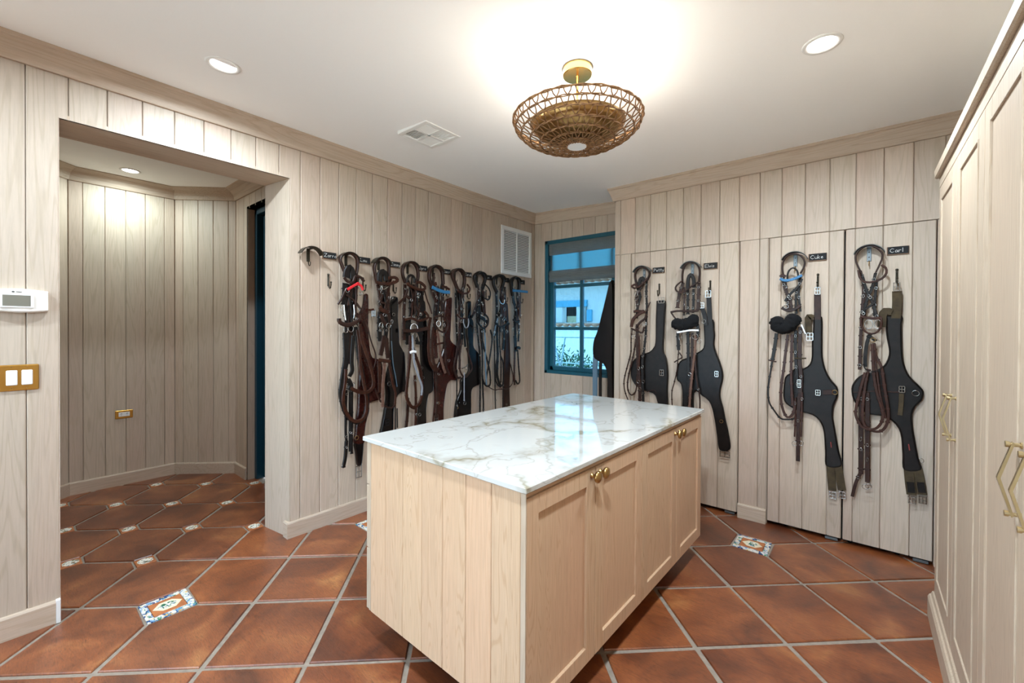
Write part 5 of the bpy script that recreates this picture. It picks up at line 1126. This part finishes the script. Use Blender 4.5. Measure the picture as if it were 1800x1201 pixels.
# chalk name plates
GL = {'Z': [[(0, 1), (.8, 1), (0, 0), (.8, 0)]], 'L': [[(.05, 1), (0, 0), (.7, 0)]], 'J': [[(.1, 1), (.8, 1)], [(.5, 1), (.5, .1), (.3, -.05), (.05, .1)]], 'O': [[(.4, 1), (.05, .7), (.05, .25), (.4, 0), (.75, .3), (.75, .75), (.4, 1)]], 'C': [[(.75, .85), (.4, 1), (.05, .65), (.05, .3), (.4, 0), (.75, .15)]],
      'S': [[(.7, .85), (.4, 1), (.1, .8), (.65, .4), (.6, .1), (.25, 0), (0, .15)]], 'E': [[(.7, 1), (0, 1), (0, 0), (.7, 0)], [(0, .5), (.55, .5)]], 'P': [[(0, 0), (.05, 1), (.6, .95), (.65, .6), (.05, .5)]],
      'o': [[(.3, .55), (0, .35), (.05, .08), (.3, 0), (.52, .2), (.5, .45), (.3, .55)]], 'r': [[(0, .55), (.03, 0)], [(.03, .35), (.2, .55), (.42, .5)]], 'u': [[(0, .55), (.05, .1), (.25, 0), (.48, .15), (.5, .55), (.52, 0)]], 'i': [[(.05, .5), (.05, 0)], [(.05, .72), (.07, .76)]],
      'm': [[(0, .5), (0, 0)], [(0, .35), (.18, .55), (.3, .45), (.3, 0)], [(.3, .35), (.48, .55), (.6, .45), (.6, 0)]], 'y': [[(0, .5), (.22, .05)], [(.48, .5), (.1, -.4)]], 'p': [[(0, .5), (0, -.4)], [(0, .4), (.25, .55), (.48, .35), (.3, .02), (0, .1)]],
      'a': [[(.45, .45), (.2, .55), (0, .25), (.15, 0), (.42, .15), (.45, .5), (.52, 0)]], 's': [[(.4, .48), (.15, .55), (.05, .4), (.38, .2), (.3, .02), (0, .05)]], 'e': [[(.02, .28), (.42, .3), (.3, .55), (.05, .4), (.05, .1), (.25, 0), (.45, .1)]], 'h': [[(0, 1), (0, 0)], [(0, .3), (.22, .52), (.42, .4), (.42, 0)]],
      'l': [[(.05, 1), (.05, 0)]], 'v': [[(0, .5), (.2, 0), (.42, .55)]], 'k': [[(0, 1), (0, 0)], [(.4, .55), (.02, .25), (.42, 0)]], 't': [[(.2, .9), (.2, .05), (.38, 0)], [(0, .6), (.42, .6)]]}
WID = {'m': .75, 'i': .22, 'l': .22, 'Z': .95, 'O': .9, 'C': .9, 'J': .9, 'S': .85, 'E': .85, 'L': .8, 'P': .8}
def chalk(fr, txt, u0, z0, h, n):
    sb = SB(); x = 0
    def stroke(pl):
        Q = [Vector((u0+h*a, z0+h*b, 0)) for a, b in pl]; w = .00095
        for a, b in zip(Q, Q[1:]):
            d = (b-a); L = d.length
            if L < 1e-5: continue
            d /= L; s = Vector((-d.y, d.x, 0))*w; a2 = a-d*w; b2 = b+d*w
            sb.add([fr.p(q.x, q.y, m) for m in (n, n+.0006) for q in (a2-s, b2-s, b2+s, a2+s)], [(0, 3, 2, 1), (4, 5, 6, 7), (0, 1, 5, 4), (1, 2, 6, 5), (2, 3, 7, 6), (3, 0, 4, 7)])
    if txt is None:
        for pl in ([(0, .5), (.25, .1), (.4, .55), (.65, .1), (.85, .5), (1.05, .15), (1.3, .45), (1.5, .2)],): stroke(pl)
    else:
        for ch in txt:
            for pl in GL[ch]: stroke([(x+a, b) for a, b in pl])
            x += WID.get(ch, .58)+.12
    return sb
for k, wall, u, z, w_ in PLATES:
    fr = FRS[wall]; z = 1.916 if wall == 'A' else 1.900; hw, hh = .051, .0255; X = lambda uu, m, zz: fr.p(uu, zz, m)
    p = empty('name_plate', fr.p(u, z-hh, 0), ('small chalkboard name plate reading '+NM[k]+' beside its crescent bracket') if NM[k] else 'small chalkboard with a faint scribble, the '+ORD[k], 'name plate', 'chalkboard name plates')
    SB().bbox((u-hw, 0, z-hh), (u+hw, .009, z+hh), .0015, X).build('wood_back', 'plate_wood', p)
    SB().bbox((u-hw+.004, .006, z-hh+.005), (u+hw-.002, .011, z+hh-.001), .001, X).build('chalkboard', 'chalk', p)
    h = .024; L = sum(WID.get(c, .58)+.12 for c in NM[k])*h if NM[k] else .04
    chalk(fr, NM[k], u-hw+.012+max(0, (2*hw-.03-L)*.35), z-h*.42, h, .0108).build('lettering', 'chalk_white', p)
# bundle of girths on the closet's side wall, standing out in front of the window
GF = Frame((0, 3.72), (1, 0), (0, -1))
def gpx(l): return l
sg = empty('girth', (-1.83, 3.72, .6), 'black girth hanging on the closet side wall in front of the window', 'girth', 'girths hung on the walls')
GO = SIDE_GIRTH
plate_mesh(GF, GO, .07, .0).build('girth_body', 'gloss_black', sg)
for P in SIDE_STRAPS: strap_mesh(GF, P[1], P[0], .02, .01).build('girth_strap', P[2], sg)
hk = empty('tack_hook', (-1.765, 3.72, 1.78), 'black wall hook on the closet side wall above the window girth', 'hook', 'black girth hooks')
SB().tube([(-1.762, 3.72, 1.83), (-1.79, 3.72, 1.815), (-1.84, 3.72, 1.812), (-1.865, 3.72, 1.822), (-1.87, 3.72, 1.845)], .005, 8).build('hook', 'iron', hk, True)

# ------------------------------------------------------------------ the courtyard seen through the window
SB().box((-30, 4.2, -.35), (10, 40, -.30)).box((-30, -30, -.35), (10, YN-.2, -.30)).build('ground_courtyard', 'earth', kind='structure')
hs = empty('courtyard_house', (-8.5, 14, -.3), 'white stucco house with tiled eaves across the courtyard', 'house')
SB().box((-16, 14, -.3), (-9.7, 14.3, 3.4)).box((-8.02, 14, -.3), (2, 14.3, 3.4)).box((-9.7, 14, 2.46), (-8.02, 14.3, 3.4)).box((-9.7, 14, -.3), (-8.02, 14.3, 1.62)).build('front_wall', 'stucco', hs)
SB().box((-9.75, 13.9, 2.22), (-8.0, 14.1, 2.46)).build('beam', 'bluebeam', hs)
for x in (-9.40, -8.44): SB().bbox((x, 13.92, 1.62), (x+.34, 14.2, 2.22), .01).build('pillar', 'stucco', hs)
SB().box((-9.7, 15.2, 1.0), (-8.0, 15.25, 2.5)).build('porch_back', 'void', hs)  # near-black sheet paints the shade in the porch opening
SB().box((-9.05, 14.25, 1.62), (-8.45, 14.3, 1.88)).build('screen', 'beige', hs)
SB().box((-16, 13.5, 3.02), (2, 14.4, 3.10)).build('eave_board', 'stucco', hs)
for k in range(40):
    x = -12+.28*k; SB().lathe([(.11, 13.2), (.12, 14.6)], lambda a, b, h: (x+a, h, 3.12+b*.7), 10).build('roof_tile', 'terra', hs, True)
SB().bbox((-8.02, 13.93, 1.66), (-7.80, 14.02, 2.10), .02).build('wall_lantern', 'bluebeam', hs)
gw = empty('garden_wall', (-8, 12.5, -.3), 'low white garden wall with a tiled cap outside the window', 'wall')
SB().box((-14, 12.5, -.3), (1, 12.75, 1.50)).build('wall_face', 'stucco', gw)
for k in range(48):
    x = -13+.28*k; SB().lathe([(.10, 12.4), (.11, 12.85)], lambda a, b, h: (x+a, h, 1.52+b*.6), 8).build('cap_tile', 'terra', gw, True)
rl = empty('courtyard_railing', (-3.2, 5.3, -.3), 'pale metal railing with crossed bars just outside the window', 'railing')
def bar(a, b, r=.010): return SB().tube([a, b], r, 8).build('bar', 'rail', rl, True)
bar((-4.4, 5.3, 1.275), (-1.6, 5.3, 1.285)); bar((-4.4, 5.3, .90), (-1.6, 5.3, .91))
bar((-3.62, 5.3, 1.275), (-3.40, 5.3, .60), .013); bar((-3.40, 5.3, 1.275), (-3.52, 5.3, .60), .013)
for x in (-4.4, -1.6): bar((x, 5.3, -.3), (x, 5.3, 1.29), .016)
lr = random.Random(9)
def bush(x, y, z0, rx, rz, n, label):
    b = empty('courtyard_shrub', (x, y, -.3), label, 'shrub', 'shrubs outside the window'); sb = SB()
    for _ in range(n):
        a = lr.uniform(0, 2*PI); r = lr.random()**.5; p = Vector((x+rx*r*math.cos(a), y+rx*.6*r*math.sin(a), z0+rz*lr.random()*(1-.5*r)))
        d = Vector((lr.uniform(-1, 1), lr.uniform(-1, 1), lr.uniform(-.2, 1))).normalized(); s = d.cross(Vector((0, 0, 1))).normalized()*.02; L = d*lr.uniform(.06, .12)
        k = Vector((0, 0, .006)); sb.add([p, p+L*.5+s, p+L, p+L*.5-s, p+L*.5+k], [(0, 1, 4), (1, 2, 4), (2, 3, 4), (3, 0, 4), (0, 3, 2, 1)])
    sb.build('foliage', 'leaf', b, kind='stuff')
    SB().tube([(x, y, -.3), (x+.03, y, z0*.5), (x, y, z0+rz*.4)], [.03, .02, .01], 7).build('stem', 'terra', b, True)
bush(-3.55, 5.9, .35, .55, .75, 900, 'leafy green shrub behind the crossed railing bars')
bush(-2.45, 6.0, .30, .50, .62, 700, 'low green shrub behind the window muntin')
bush(-5.0, 7.4, .3, .6, .9, 800, 'taller green shrub by the window frame')
